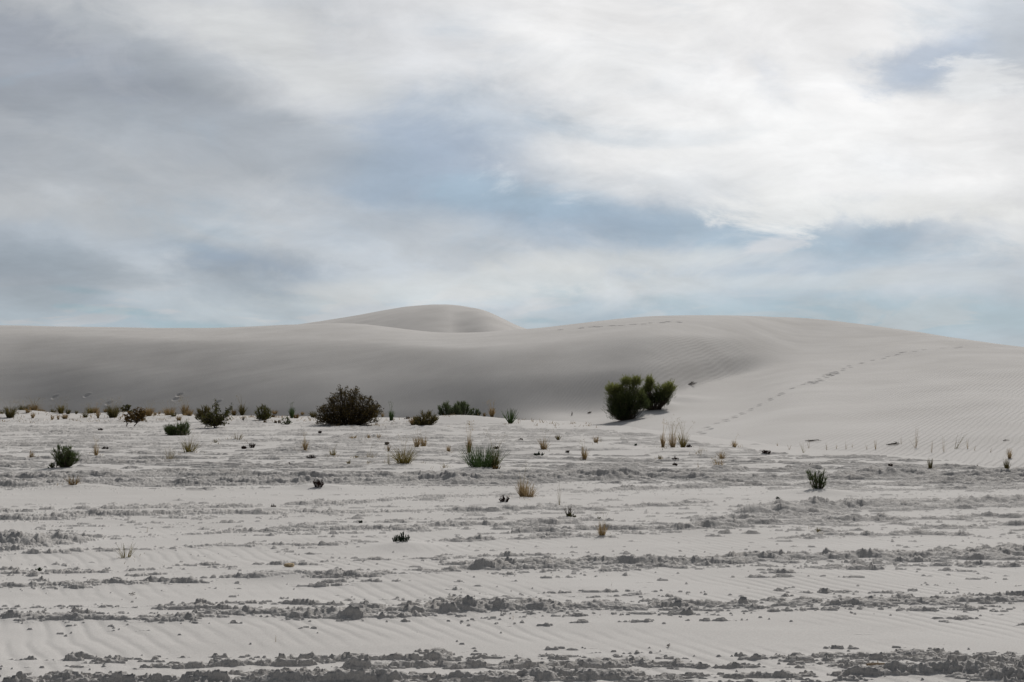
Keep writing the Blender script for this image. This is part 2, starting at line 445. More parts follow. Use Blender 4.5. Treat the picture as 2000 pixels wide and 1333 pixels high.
    cden = 1.20 - 0.50 * halo - 0.22 * np.clip(dens + 0.3, 0, 0.6) - 0.30 * sstep(0.05, 0.5, fbm(x / 1.1, y / 0.35, 3, 99))
    cden = cden - 0.22 * sstep(12.5, 14, y) * (1 - sstep(17, 19, y))
    clod = sstep(cden, cden + 0.16, cl)
    fill = 0.010 + 0.001 * far_ + (0.34 - 0.22 * far_) * bank
    base = base + (0.38 - 0.22 * far_) * bank
    crust = np.maximum(crust - fill, 0.010 * clod * apron - 0.002)
    # crust breaks in layers
    q_ = 0.011 + 0.012 * far_
    cq = crust / q_; fl = np.floor(cq)
    crust = np.where(crust > 0, (0.40 + 0.45 * far_) * crust + (0.60 - 0.45 * far_) * q_ * (fl + sstep(0.30, 0.62, cq - fl)), crust)
    rough = sstep(-0.001, 0.004, crust)
    mask = rough * (0.62 + 0.38 * f)
    z = base + np.maximum(crust, 0)
    # blown sand ripples between the crusts
    ph = (x * 0.835 + y * 0.55) / 0.125 * 2 * np.pi + 5.5 * fbm(x / 1.1, y / 1.1, 4, 15)
    amp = 0.0020 * (1 - rough) * sstep(-0.25, 0.30, fbm(x / 1.7, y / 0.9, 3, 19)) * (1 - 0.8 * sstep(8.5, 12, y)) * (1 - sstep(14, 20, y))
    z = z + amp * (np.sin(ph) + 0.25 * np.sin(2 * ph + 0.8))
    for (mx, my, r, h) in MOUNDS:
        X0, Y0 = flat(mx, my)
        g = np.exp(-(((x - X0) / r) ** 2 + ((y - Y0) / (r * 0.75)) ** 2))
        z = z * (1 - 0.8 * g) + h * g
        mask = mask * (1 - 0.9 * g)
    return (z, mask) if need_mask else z

# ------------------------------------------------------------------ dune surfaces
# per column: list of (depth m, pixel row) or (depth m, None, height m)
def P(D, py=None, z=None):
    return (D, EYE + D * ray(1000, py)[1] if z is None else z)
COLS = {
    -900: [P(52,z=-.5), P(58,z=0), P(61,z=.25), P(67,690), P(73.5,645), P(83.0,636), P(104,z=5.2), P(140,z=2)],
    0: [P(59.74,z=-.55), P(60.64,z=.01), P(61.2,z=.35), P(66.6,700), P(72.6,650), P(83.0,638), P(104,z=5.2), P(140,z=2)],
    200: [P(57.74,z=-.55), P(58.64,z=.01), P(59.2,z=.35), P(63.9,714), P(70.4,655), P(83.0,641), P(104,z=5.0), P(140,z=2)],
    400: [P(55.14,z=-.55), P(56.04,z=.01), P(56.6,z=.35), P(60.6,729), P(66.9,664), P(83.0,644), P(104,z=4.9), P(140,z=2)],
    600: [P(52.54,z=-.55), P(53.44,z=.01), P(54.0,z=.35), P(58.0,730), P(64.9,662), P(82.0,636), P(104,z=5.2), P(140,z=2)],
    680: [P(51.54,z=-.55), P(52.44,z=.01), P(53.0,z=.35), P(57,732), P(63.8,664), P(81.0,633), P(104,z=5.2), P(140,z=2)],
    760: [P(50.54,z=-.55), P(51.44,z=.01), P(52.0,z=.35), P(55.8,734), P(62.0,670), P(80.0,642), P(104,z=4.6), P(140,z=2)],
    830: [P(49.54,z=-.55), P(50.44,z=.01), P(51.0,z=.35), P(54.5,734), P(60.0,675), P(80.0,652), P(104,z=4.2), P(140,z=2)],
    880: [P(48.84,z=-.55), P(49.74,z=.01), P(50.3,z=.35), P(53.6,734), P(58.7,678), P(80.0,656), P(104,z=4.0), P(140,z=2)],
    1000: [P(47.34,z=-.55), P(48.24,z=.01), P(48.8,z=.35), P(51.9,731), P(57.1,673), P(79.0,650), P(104,z=4.2), P(140,z=2)],
    1150: [P(37,z=-.5), P(44,z=0), P(47.4,z=.22), P(51.4,723), P(56.9,662), P(79.0,635), P(104,z=5.0), P(140,z=2)],
    1250: [P(30,z=-.4), P(38,z=0), P(47.7,z=.72), P(51.2,715), P(55.6,655), P(79.0,625), P(104,z=5.6), P(140,z=2)],
    1400: [P(23,z=-.35), P(31,z=0), P(54.6,z=1.9), P(57.2,697), P(60.6,655), P(79.0,619), P(104,z=6.0), P(140,z=2)],
    1480: [P(21,z=-.35), P(28.5,z=0), P(58,z=2.45), P(60.4,690), P(64.2,658), P(80,620), P(104,z=6.0), P(140,z=2)],
    1550: [P(19,z=-.35),P(26,z=0), P(58,z=2.85),  P(64,686), P(72,651), P(84,622), P(104,z=6.0), P(140,z=2)],
    1700: [P(18,z=-.3), P(24.2,z=0),P(42,z=1.25), P(56,z=2.75), P(68,664), P(80,637), P(100,z=5.0), P(140,z=2)],
    1850: [P(16,z=-.3), P(22,z=0), P(36,z=1.05), P(48,z=2.2), P(60,681), P(72,659), P(92,z=3.8), P(140,z=1.5)],
    2000: [P(13,z=-.3), P(19,z=0), P(31,z=.85),  P(42,z=1.7), P(54,700), P(65,679), P(86,z=3.0), P(140,z=1)],
    2400: [P(10,z=-.3), P(15,z=0), P(25,z=.7),   P(34,z=1.3), P(44,735), P(56,715), P(76,z=1.8), P(140,z=.5)],
    3100: [P(8,z=-.3),  P(12,z=0), P(20,z=.5),   P(28,z=.9),  P(36,760), P(48,745), P(70,z=1.0), P(140,z=.2)],
}
def pchip(xs, ys, q):
    xs = np.asarray(xs); ys = np.asarray(ys)
    h = np.diff(xs); dl = np.diff(ys) / h
    m = np.zeros_like(ys)
    for i in range(1, len(xs) - 1):
        if dl[i - 1] * dl[i] > 0:
            w1_, w2_ = 2 * h[i] + h[i - 1], h[i] + 2 * h[i - 1]
            m[i] = (w1_ + w2_) / (w1_ / dl[i - 1] + w2_ / dl[i])
    m[0] = dl[0]; m[-1] = dl[-1]
    k = np.clip(np.searchsorted(xs, q) - 1, 0, len(h) - 1)
    t = np.clip((q - xs[k]) / h[k], 0, 1)
    a = (1 + 2 * t) * (1 - t) ** 2; b = t * (1 - t) ** 2; c = t * t * (3 - 2 * t); d_ = t * t * (t - 1)
    return a * ys[k] + b * h[k] * m[k] + c * ys[k + 1] + d_ * h[k] * m[k + 1]
cpx = np.array(sorted(COLS)); arr = np.array([[p for p in COLS[c]] for c in cpx])   # col, pt, (D,z)
TG = np.linspace(-1.0, 1.05, 700); pxg = 1000 + TG * 1946.0
DG = np.linspace(8, 140, 1300)
parD = np.array([pchip(cpx, arr[:, k, 0], pxg) for k in range(8)])
parZ = np.array([pchip(cpx, arr[:, k, 1], pxg) for k in range(8)])
kern = np.exp(-(np.arange(-22, 23) / 9.0) ** 2); kern /= kern.sum()
def smooth(a):
    return np.convolve(np.pad(a, 22, mode='edge'), kern, mode='valid')
parD = np.array([smooth(a) for a in parD]); parZ = np.array([smooth(a) for a in parZ])
ZT = np.zeros((len(TG), len(DG)))
for i in range(len(TG)):
    ZT[i] = pchip(parD[:, i], parZ[:, i], DG)
# soften a little along the depth too
k2 = np.exp(-(np.arange(-8, 9) / 3.2) ** 2); k2 /= k2.sum()
for i in range(len(TG)):
    ZT[i] = np.convolve(np.pad(ZT[i], 8, mode='edge'), k2, mode='valid')
def table(tt, D):
    a = np.clip((tt - TG[0]) / (TG[1] - TG[0]), 0, len(TG) - 1.001); b = np.clip((D - DG[0]) / (DG[1] - DG[0]), 0, len(DG) - 1.001)
    i = a.astype(int); j = b.astype(int); fa = a - i; fb = b - j
    return (ZT[i, j] * (1 - fa) * (1 - fb) + ZT[i + 1, j] * fa * (1 - fb) + ZT[i, j + 1] * (1 - fa) * fb + ZT[i + 1, j + 1] * fa * fb)
PRINTS = []
DUNE_MOUNDS = []
def dune_z(x, y, prints=True):
    x = np.asarray(x, np.float64); y = np.asarray(y, np.float64)
    z = table(x / y, y)
    up = sstep(0.0, 1.0, z)
    z = z + up * (0.06 * fbm(x / 9, y / 6, 3, 3) + 0.005 * fbm(x / 1.8, y / 0.9, 3, 6))
    # faint level steps left by the wind along the brow
    z = z + up * 0.010 * fbm(x / 14, y / 0.9, 3, 8) * sstep(54, 60, y)
    for (X0, Y0, r, h) in DUNE_MOUNDS:
        z = z + h * np.exp(-(((x - X0) / r) ** 2 + ((y - Y0) / r) ** 2))
    if prints and PRINTS:
        for (X0, Y0, a, b, ca, sa, dep) in PRINTS:
            m = (np.abs(x - X0) < a * 3.2) & (np.abs(y - Y0) < a * 3.2)
            if not m.any():
                continue
            X = x[m] - X0; Y = y[m] - Y0
            p = (X * ca + Y * sa) / a; q = (-X * sa + Y * ca) / b
            r2 = p * p + q * q
            ring = np.exp(-((np.sqrt(r2) - 1.35) / 0.35) ** 2)
            z[m] += -dep * np.exp(-r2 ** 1.5) + 0.35 * dep * ring * (0.6 + 0.6 * pn(x[m] / 0.2, y[m] / 0.2, 4))
    return z

def surf_z(x, y):
    return np.maximum(ground_z(x, y), dune_z(x, y, False))
def hit(px, py):
    """where the sight line of a photograph pixel meets the sand"""
    tx, tz = ray(px, py)
    D = np.linspace(4, 92, 4400)
    zr = EYE + tz * D
    if py > toe_py(px) + 3:
        zs = np.zeros_like(D)
    else:
        zs = np.maximum(dune_z(tx * D, D, False), 0)
    below = np.nonzero(zr <= zs)[0]
    d = D[below[0]] if len(below) else 86.0
    return tx * d, d

# mounds of sand held by the two green bushes on the dune flank
for (a, b, r, h) in [(1270, 798, 1.0, 0.35), (1240, 812, 0.9, 0.12), (1330,782,1.2,.15)]:
    X, Y = hit(a, b); DUNE_MOUNDS.append((X, Y, r, h))

# footprint trails
rng = random.Random(3)
def trail(pts, size=0.24, dep=0.07, step=0.7, skip=0.1):
    w = [hit(a, b) for a, b in pts]
    carry = 0.0; side = 1
    for (x0, y0), (x1, y1) in zip(w[:-1], w[1:]):
        L = math.hypot(x1 - x0, y1 - y0)
        if L < 1e-4:
            continue
        ux, uy = (x1 - x0) / L, (y1 - y0) / L
        s = carry
        while s < L:
            side = -side
            if rng.random() > skip:
                j = rng.uniform(-.05, .05)
                PRINTS.append((x0 + ux * s - uy * side * .12 + j, y0 + uy * s + ux * side * .12, size * rng.uniform(.8, 1.3), size * .6, ux, uy, dep * rng.uniform(.7, 1.3)))
            s += step * rng.uniform(.88, 1.12)
        carry = s - L
trail([(1345,858),(1365,848),(1390,832),(1410,825),(1450,808),(1480,793),(1520,772)], .18, .05)
trail([(1520,772),(1560,755),(1590,746),(1628,730),(1660,716),(1700,706),(1760,690),(1820,683),(1900,678)], .20, .05)
trail([(1582,749),(1596,744)], .34, .09, .5, 0); trail([(1618,734),(1634,728)], .32, .08, .5, 0)
trail([(1095,644.5),(1150,640),(1200,637),(1250,634),(1305,630),(1330,629)], .23, .08, .75, .1)
for (a, b) in [(107,776),(170,773),(213,788),(425,786),(350,772),(343,780)]:
    X, Y = hit(a, b)
    PRINTS.append((X, Y, .17, .14, 1, 0, .045))

# ------------------------------------------------------------------ materials
def new_mat(name):
    m = bpy.data.materials.new(name); m.use_nodes = True
    return m, m.node_tree, m.node_tree.nodes['Principled BSDF']
def sand_material(name, ripple):
    m, t, b = new_mat(name)
    L = t.links
    def n(ty, **k):
        q = t.nodes.new(ty)
        for a, v in k.items():
            setattr(q, a, v)
        return q
    tc = n('ShaderNodeTexCoord')
    nz = n('ShaderNodeTexNoise'); nz.inputs['Scale'].default_value = 0.35; nz.inputs['Detail'].default_value = 6
    L.new(tc.outputs['Object'], nz.inputs['Vector'])
    fz = n('ShaderNodeTexNoise'); fz.inputs['Scale'].default_value = 90; fz.inputs['Detail'].default_value = 3
    L.new(tc.outputs['Object'], fz.inputs['Vector'])
    r1 = n('ShaderNodeValToRGB')
    r1.color_ramp.elements[0].position = .3; r1.color_ramp.elements[0].color = (.61, .583, .553, 1)
    r1.color_ramp.elements[1].position = .7; r1.color_ramp.elements[1].color = (.675, .648, .618, 1)
    L.new(nz.outputs['Fac'], r1.inputs[0])
    r2 = n('ShaderNodeMapRange'); r2.inputs[1].default_value = .3; r2.inputs[2].default_value = .7; r2.inputs[3].default_value = .9; r2.inputs[4].default_value = 1.07
    L.new(fz.outputs['Fac'], r2.inputs[0])
    at = n('ShaderNodeAttribute', attribute_name='crust')
    mx = n('ShaderNodeMix', data_type='RGBA'); mx.inputs[7].default_value = (.52, .497, .473, 1)
    L.new(at.outputs['Fac'], mx.inputs['Factor']); L.new(r1.outputs[0], mx.inputs[6])
    sc = n('ShaderNodeVectorMath', operation='SCALE')
    L.new(mx.outputs[2], sc.inputs[0]); L.new(r2.outputs[0], sc.inputs['Scale'])
    L.new(sc.outputs[0], b.inputs['Base Color'])
    b.inputs['Roughness'].default_value = .95
    b.inputs['Specular IOR Level'].default_value = .15
    g = n('ShaderNodeTexNoise'); g.inputs['Scale'].default_value = 160; g.inputs['Detail'].default_value = 4
    L.new(tc.outputs['Object'], g.inputs['Vector'])
    bp = n('ShaderNodeBump'); bp.inputs['Strength'].default_value = .35; bp.inputs['Distance'].default_value = .004
    L.new(g.outputs['Fac'], bp.inputs['Height'])
    cn = n('ShaderNodeTexNoise'); cn.inputs['Scale'].default_value = 20; cn.inputs['Detail'].default_value = 9; cn.inputs['Roughness'].default_value = .72
    cm = n('ShaderNodeMapping'); cm.inputs['Scale'].default_value = (.6, 1.3, 1.6)
    L.new(tc.outputs['Object'], cm.inputs[0]); L.new(cm.outputs[0], cn.inputs['Vector'])
    cmul = n('ShaderNodeMath', operation='MULTIPLY'); L.new(cn.outputs['Fac'], cmul.inputs[0]); L.new(at.outputs['Fac'], cmul.inputs[1])
    b3 = n('ShaderNodeBump'); b3.inputs['Strength'].default_value = .8; b3.inputs['Distance'].default_value = .024
    L.new(cmul.outputs[0], b3.inputs['Height']); L.new(bp.outputs[0], b3.inputs['Normal'])
    last = b3
    if ripple:
        # wind ripples: crests run up and to the right across the slopes
        mp = n('ShaderNodeMapping'); mp.inputs['Rotation'].default_value = (0, 0, R(33))
        sp = n('ShaderNodeSeparateXYZ'); cb = n('ShaderNodeCombineXYZ')
        L.new(tc.outputs['Object'], sp.inputs[0]); L.new(sp.outputs[0], cb.inputs[0]); L.new(sp.outputs[1], cb.inputs[1])
        L.new(cb.outputs[0], mp.inputs[0])
        wv = n('ShaderNodeTexWave', wave_type='BANDS', bands_direction='X')
        wv.inputs['Scale'].default_value = 1.8; wv.inputs['Distortion'].default_value = 5.0
        wv.inputs['Detail'].default_value = 2.5; wv.inputs['Detail Scale'].default_value = .35; wv.inputs['Detail Roughness'].default_value = .55
        L.new(mp.outputs[0], wv.inputs['Vector'])
        pz = n('ShaderNodeTexNoise'); pz.inputs['Scale'].default_value = .16; pz.inputs['Detail'].default_value = 3
        L.new(tc.outputs['Object'], pz.inputs['Vector'])
        pr = n('ShaderNodeMapRange'); pr.inputs[1].default_value = .38; pr.inputs[2].default_value = .62; pr.inputs[3].default_value = .25; pr.inputs[4].default_value = 1
        L.new(pz.outputs['Fac'], pr.inputs[0])
        ml = n('ShaderNodeMath', operation='MULTIPLY'); L.new(wv.outputs['Fac'], ml.inputs[0]); L.new(pr.outputs[0], ml.inputs[1])
        b2 = n('ShaderNodeBump'); b2.inputs['Strength'].default_value = 1.0; b2.inputs['Distance'].default_value = ripple
        ra = n('ShaderNodeAttribute', attribute_name='ripple')
        m2 = n('ShaderNodeMath', operation='MULTIPLY'); L.new(ml.outputs[0], m2.inputs[0]); L.new(ra.outputs['Fac'], m2.inputs[1])
        L.new(m2.outputs[0], b2.inputs['Height']); L.new(bp.outputs[0], b2.inputs['Normal'])
        last = b2
    L.new(last.outputs[0], b.inputs['Normal'])
    return m
M_ground = sand_material("crusted_sand", 0)
M_dune = sand_material("rippled_sand", 0.014)

def grid_mesh(name, X, Y, Z, mat, crust=None):
    nr, nc = X.shape
    co = np.empty((nr * nc, 3), np.float32)
    co[:, 0] = X.ravel(); co[:, 1] = Y.ravel(); co[:, 2] = Z.ravel()
    i = np.arange(nr * nc).reshape(nr, nc)
    q = np.stack([i[:-1, :-1], i[:-1, 1:], i[1:, 1:], i[1:, :-1]], -1).reshape(-1, 4).astype(np.int32)
    me = bpy.data.meshes.new(name)
    me.vertices.add(len(co)); me.vertices.foreach_set('co', co.ravel())
    me.loops.add(q.size); me.loops.foreach_set('vertex_index', q.ravel())
    me.polygons.add(len(q)); me.polygons.foreach_set('loop_start', np.arange(0, q.size, 4, dtype=np.int32))
    me.polygons.foreach_set('use_smooth', np.ones(len(q), bool))
    if crust is not None:
        a = me.attributes.new('crust', 'FLOAT', 'POINT'); a.data.foreach_set('value', crust.ravel().astype(np.float32))
    me.update()
    me.materials.append(mat)
    o = bpy.data.objects.new(name, me); COL.objects.link(o)
    return o

QUAL = 1.0
pys = np.concatenate([np.linspace(1800, 1470, 40), np.arange(1460, 956, -0.66 / QUAL), np.arange(955.5, 920, -0.36 / QUAL), np.arange(919.7, 830, -0.30 / QUAL), np.arange(829.5, 796, -0.5 / QUAL), np.linspace(795, 780, 8)])
ys = EYE * FPX / (pys - HOR)
ts = np.concatenate([np.linspace(-0.95, -0.58, 60)[:-1], np.linspace(-0.58, 0.58, int(1650 * QUAL)), np.linspace(0.58, 0.95, 60)[1:]])
Yg, Tg = np.meshgrid(ys, ts, indexing='ij')
Xg = Tg * Yg
Zg, Mg = ground_z(Xg, Yg, True)
g_ground = grid_mesh("ground", Xg, Yg, Zg, M_ground, Mg)
g_ground['kind'] = 'structure'
# the desert floor around and behind it, down to the horizon
def plain(name, z, pts, mat):
    me = bpy.data.meshes.new(name); me.from_pydata([(a, b, z) for a, b in pts], [], [tuple(range(len(pts)))]); me.materials.append(mat)
    o = bpy.data.objects.new(name, me); COL.objects.link(o); o['kind'] = 'structure'
    return o
plain("desert_floor", -0.16, [(-3000, -3000), (3000, -3000), (3000, 3000), (-3000, 3000)], M_ground)

# main dune
ss = np.concatenate([np.linspace(0, .62, int(620 * QUAL))[:-1], np.linspace(.62, 1, int(330 * QUAL)), np.linspace(1.03, 2.2, 25)])
td = np.concatenate([np.linspace(-0.98, -0.57, 80)[:-1], np.linspace(-0.57, 0.57, int(1350 * QUAL)), np.linspace(0.57, 1.0, 80)[1:]])
Dt = np.interp(td, TG, parD[1]) - 3.0; Dc = np.interp(td, TG, parD[5]) + 1.0
Sg, Td = np.meshgrid(ss, td, indexing='ij')
Yd = Dt[None, :] + (Dc - Dt)[None, :] * Sg
Yd = np.minimum(Yd, 139)
Xd = Td * Yd
Zd = dune_z(Xd, Yd)
o = grid_mesh("dune", Xd, Yd, Zd, M_dune, np.zeros_like(Zd)); o['kind'] = 'structure'
ra_ = 0.55 + 1.45 * sstep(0.18, 0.42, Td) * (1 - sstep(38, 58, Yd)) + 0.55 * (1 - sstep(-0.3, 0.0, Td))
a_ = o.data.attributes.new('ripple', 'FLOAT', 'POINT'); a_.data.foreach_set('value', ra_.ravel().astype(np.float32))

# far dune peak
fx = np.array([300, 450, 520, 600, 650, 700, 750, 800, 850, 890, 920, 945, 965, 985, 1000, 1030, 1080, 1150, 1300])
fy = np.array([660, 652, 645, 634, 627, 619.5, 611, 603, 599.5, 602, 608, 616, 627, 638, 645, 655, 668, 690, 720])
FY = 128.0
tf = np.linspace(-0.42, 0.16, 420); pf = 1000 + tf * 1946
cr = np.array([smooth(np.interp(pf, fx, fy))])[0]
zc = np.array([EYE + FY * ray(1000, p)[1] for p in cr])
sf = np.concatenate([np.linspace(-1, 0.25, 260), np.linspace(.28, 1, 15)])
Sf, Tf = np.meshgrid(sf, tf, indexing='ij')
# crest line bends: the right-hand side sweeps toward the viewer (a bowl)
bend = -10 * sstep(880, 1000, 1000 + Tf * 1946)
Yf = FY + bend + np.where(Sf < 0, Sf * 34, Sf * 40)
base = 4.6
pr = np.where(Sf < 0, 1 - (-Sf) ** 1.5 * 1.0, 1 - Sf ** 2)
Zf = zc[None, :] - np.where(Sf < 0, 6.6 * np.abs(Sf) ** 2.0, 5.0 * Sf ** 2)
Xf = Tf * Yf
pxf = 1000 + Tf * 1946
spur = np.exp(-((pxf - (905 - 60 * (-Sf))) / 42.0) ** 2) * np.clip(-Sf, 0, 1) * np.exp(-((-Sf - .35) / .3) ** 2)
Zf = Zf + 0.5 * spur + 0.12 * fbm(Xf / 9, Yf / 7, 3, 12)
o = grid_mesh("far_dune", Xf, Yf, Zf, M_dune, np.zeros_like(Zf)); o['kind'] = 'structure'

# ------------------------------------------------------------------ plants
def plant_mat(name, c0, c1, trans=0.3):
    m, t, b = new_mat(name)
    a = t.nodes.new('ShaderNodeAttribute'); a.attribute_name = 'tint'
    mx = t.nodes.new('ShaderNodeMix'); mx.data_type = 'RGBA'
    mx.inputs[6].default_value = (*c0, 1); mx.inputs[7].default_value = (*c1, 1)
    t.links.new(a.outputs['Fac'], mx.inputs['Factor'])
    t.links.new(mx.outputs[2], b.inputs['Base Color'])
    b.inputs['Roughness'].default_value = .7; b.inputs['Specular IOR Level'].default_value = .2
    if trans > 0:
        tr = t.nodes.new('ShaderNodeBsdfTranslucent'); t.links.new(mx.outputs[2], tr.inputs['Color'])
        ms = t.nodes.new('ShaderNodeMixShader'); ms.inputs[0].default_value = trans
        t.links.new(b.outputs[0], ms.inputs[1]); t.links.new(tr.outputs[0], ms.inputs[2])
        t.links.new(ms.outputs[0], t.nodes['Material Output'].inputs['Surface'])
    return m
PM = {
    'straw':  plant_mat('straw_grass', (.24, .165, .075), (.50, .38, .22)),
    'tan':    plant_mat('tan_grass', (.20, .13, .055), (.42, .31, .16)),
    'pale':   plant_mat('pale_grass', (.22, .19, .12), (.40, .34, .24)),
    'gold':   plant_mat('golden_green_grass', (.10, .085, .02), (.28, .22, .07)),
    'olive':  plant_mat('olive_grass', (.055, .055, .018), (.19, .15, .055)),
    'rust':   plant_mat('rusty_foliage', (.09, .06, .02), (.27, .17, .055)),
    'green':  plant_mat('green_stems', (.032, .055, .018), (.13, .165, .06)),
    'bright': plant_mat('fresh_green', (.05, .08, .025), (.14, .18, .06)),
    'grass':  plant_mat('green_grass', (.03, .06, .02), (.10, .15, .05)),
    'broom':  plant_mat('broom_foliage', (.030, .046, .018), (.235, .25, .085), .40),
    'sage':   plant_mat('grey_green_foliage', (.045, .055, .035), (.15, .19, .085)),
    'dark':   plant_mat('dark_foliage', (.026, .023, .008), (.18, .13, .042), .28),
    'deep':   plant_mat('dark_green_foliage', (.034, .040, .013), (.18, .17, .052), .3),
    'maroon': plant_mat('maroon_foliage', (.018, .010, .008), (.10, .055, .04), .15),
    'fleshy': plant_mat('fleshy_leaves', (.012, .028, .014), (.05, .09, .045), .15),
    'wood':   plant_mat('dry_wood', (.045, .034, .025), (.13, .10, .075), 0),
    'grey':   plant_mat('grey_wood', (.07, .06, .05), (.20, .17, .14), 0),
}
V = mathutils.Vector
class PB:
    def __init__(s):
        s.v = []; s.f = []; s.t = []
    def ribbon(s, pts, w, tint, side=None, tip=0.25):
        n = len(pts); b = len(s.v)
        for i, p in enumerate(pts):
            k = i / (n - 1)
            ww = w * (1 - (1 - tip) * k) * 0.5
            s.v.append((p[0] - side[0] * ww, p[1] - side[1] * ww, p[2] - side[2] * ww))
            s.v.append((p[0] + side[0] * ww, p[1] + side[1] * ww, p[2] + side[2] * ww))
            s.t += [tint, tint]
        for i in range(n - 1):
            a = b + 2 * i
            s.f.append((a, a + 1, a + 3, a + 2))
    def tube(s, pts, r0, r1, tint, sides=4):
        b = len(s.v); n = len(pts)
        for i, p in enumerate(pts):
            q = V(pts[min(i + 1, n - 1)]) - V(pts[max(i - 1, 0)])
            q.normalize()
            u = q.cross(V((0.31, 0.87, 0.1))); u.normalize(); w = q.cross(u)
            r = r0 + (r1 - r0) * i / (n - 1)
            for k in range(sides):
                a = 2 * math.pi * k / sides
                c = V(p) + (u * math.cos(a) + w * math.sin(a)) * r
                s.v.append(tuple(c)); s.t.append(tint)
        for i in range(n - 1):
            for k in range(sides):
                a = b + i * sides + k; c = b + i * sides + (k + 1) % sides
                s.f.append((a, c, c + sides, a + sides))
        s.f.append(tuple(b + (n - 1) * sides + k for k in range(sides)))
    def leaf(s, p, d, L, w, tint, rg):
        d = V(d); d.normalize()
        u = d.cross(V((rg.uniform(-1, 1), rg.uniform(-1, 1), rg.uniform(-1, 1)))); u.normalize()
        p = V(p); b = len(s.v); m = p + d * (L * .5)
        for q in (p, m + u * (w * .5), p + d * L, m - u * (w * .5)):
            s.v.append(tuple(q)); s.t.append(tint)
        s.f.append((b, b + 1, b + 2, b + 3))
    def build(s, name, mat, parent=None, loc=(0, 0, 0)):
        me = bpy.data.meshes.new(name); me.from_pydata(s.v, [], s.f)
        a = me.attributes.new('tint', 'FLOAT', 'POINT'); a.data.foreach_set('value', np.clip(np.array(s.t, np.float32), 0, 1))
        me.materials.append(mat)
        o = bpy.data.objects.new(name, me); COL.objects.link(o)
        o.parent = parent; o.location = loc
        return o
def curve(p0, p1, ctrl, n):
    out = []
    for i in range(n + 1):
        k = i / n
        out.append(tuple((1 - k) ** 2 * p0[j] + 2 * k * (1 - k) * ctrl[j] + k * k * p1[j] for j in range(3)))
    return out
def tag(o, label, cat, group=None):
    o['label'] = label; o['category'] = cat
    if group:
        o['group'] = group
SEED = [100]
def place(px, py, w, h):
    x, y = hit(px, py)
    z = float(surf_z(np.array([x]), np.array([y]))[0])
    SEED[0] += 1
    return x, y, z, w * y / FPX, h * y / FPX, random.Random(SEED[0])
def empty(name, x, y, z):
    e = bpy.data.objects.new(name, None); e.empty_display_size = .1
    COL.objects.link(e); e.location = (x, y, z)
    return e

def tuft(px, py, w, h, col, label, group=None, n=None, name='grass_tuft', cat='grass', plume=0, stiff=0.0, wk=1.0, base=.16, lean=0.0):
    x, y, z, W, H, rg = place(px, py, w, h)
    n = int((n or min(170, 14 + w * h * 0.16)) * (1.25 if w > 6 else 1))
    bw = max(.0034, y * .00052) * wk
    W *= 1.55; H *= 1.25
    b = PB()
    for i in range(n):
        a = rg.uniform(0, 2 * math.pi); r = abs(rg.gauss(0, .5))
        rr = W * base * rg.random() ** .5
        p0 = (math.cos(a) * rr, math.sin(a) * rr, -.01)
        hh = H * rg.uniform(.45, 1.0) * (1 - .35 * min(r, 1.2) ** 2 * .6)
        s = min(1.0, .15 + r) * W * .5
        a2 = a + rg.gauss(0, .5)
        p1 = (p0[0] + math.cos(a2) * s + lean * H, p0[1] + math.sin(a2) * s, max(hh, H * .12))
        c = (p0[0] * 1.1 + (p1[0] - p0[0]) * (.22 + .28 * stiff), p0[1] * 1.1 + (p1[1] - p0[1]) * (.22 + .28 * stiff), hh * (.62 - .12 * stiff))
        th = rg.uniform(0, math.pi)
        b.ribbon(curve(p0, p1, c, 3), bw * rg.uniform(.7, 1.3), rg.uniform(0, 1) ** 1.2, (math.cos(th), math.sin(th) * .5, 0), .25)
    if plume:
        pb = PB()
        for i in range(int(plume * 1.7)):
            a = rg.uniform(0, 2 * math.pi); s = W * rg.uniform(.1, .75)
            tip = (math.cos(a) * s, math.sin(a) * s, H * rg.uniform(1.1, 1.65))
            st = curve((0, 0, H * .1), tip, (tip[0] * .2, tip[1] * .2, tip[2] * .6), 4)
            pb.ribbon(st, bw * .6, .8, (1, 0, 0), .4)
            for k in range(7):
                q = V(st[-1]) + V((rg.gauss(0, W * .12), rg.gauss(0, W * .1), rg.gauss(0, H * .12)))
                pb.leaf(q, (rg.gauss(0, 1), rg.gauss(0, .6), rg.uniform(.2, 1)), H * .12, bw * .6, 1, rg)
        if label is None or w < 12:
            off = len(b.v); b.v += pb.v; b.t += pb.t; b.f += [tuple(i + off for i in f) for f in pb.f]
            pb = None
    if plume and pb:
        e = empty(name, x, y, z - .005)
        b.build('blades', PM[col], e); pb.build('seed_heads', PM['pale'], e)
        tag(e, label, cat, group); return e
    o = b.build(name, PM[col], None, (x, y, z - .005))
    tag(o, label, cat, group)
    return o

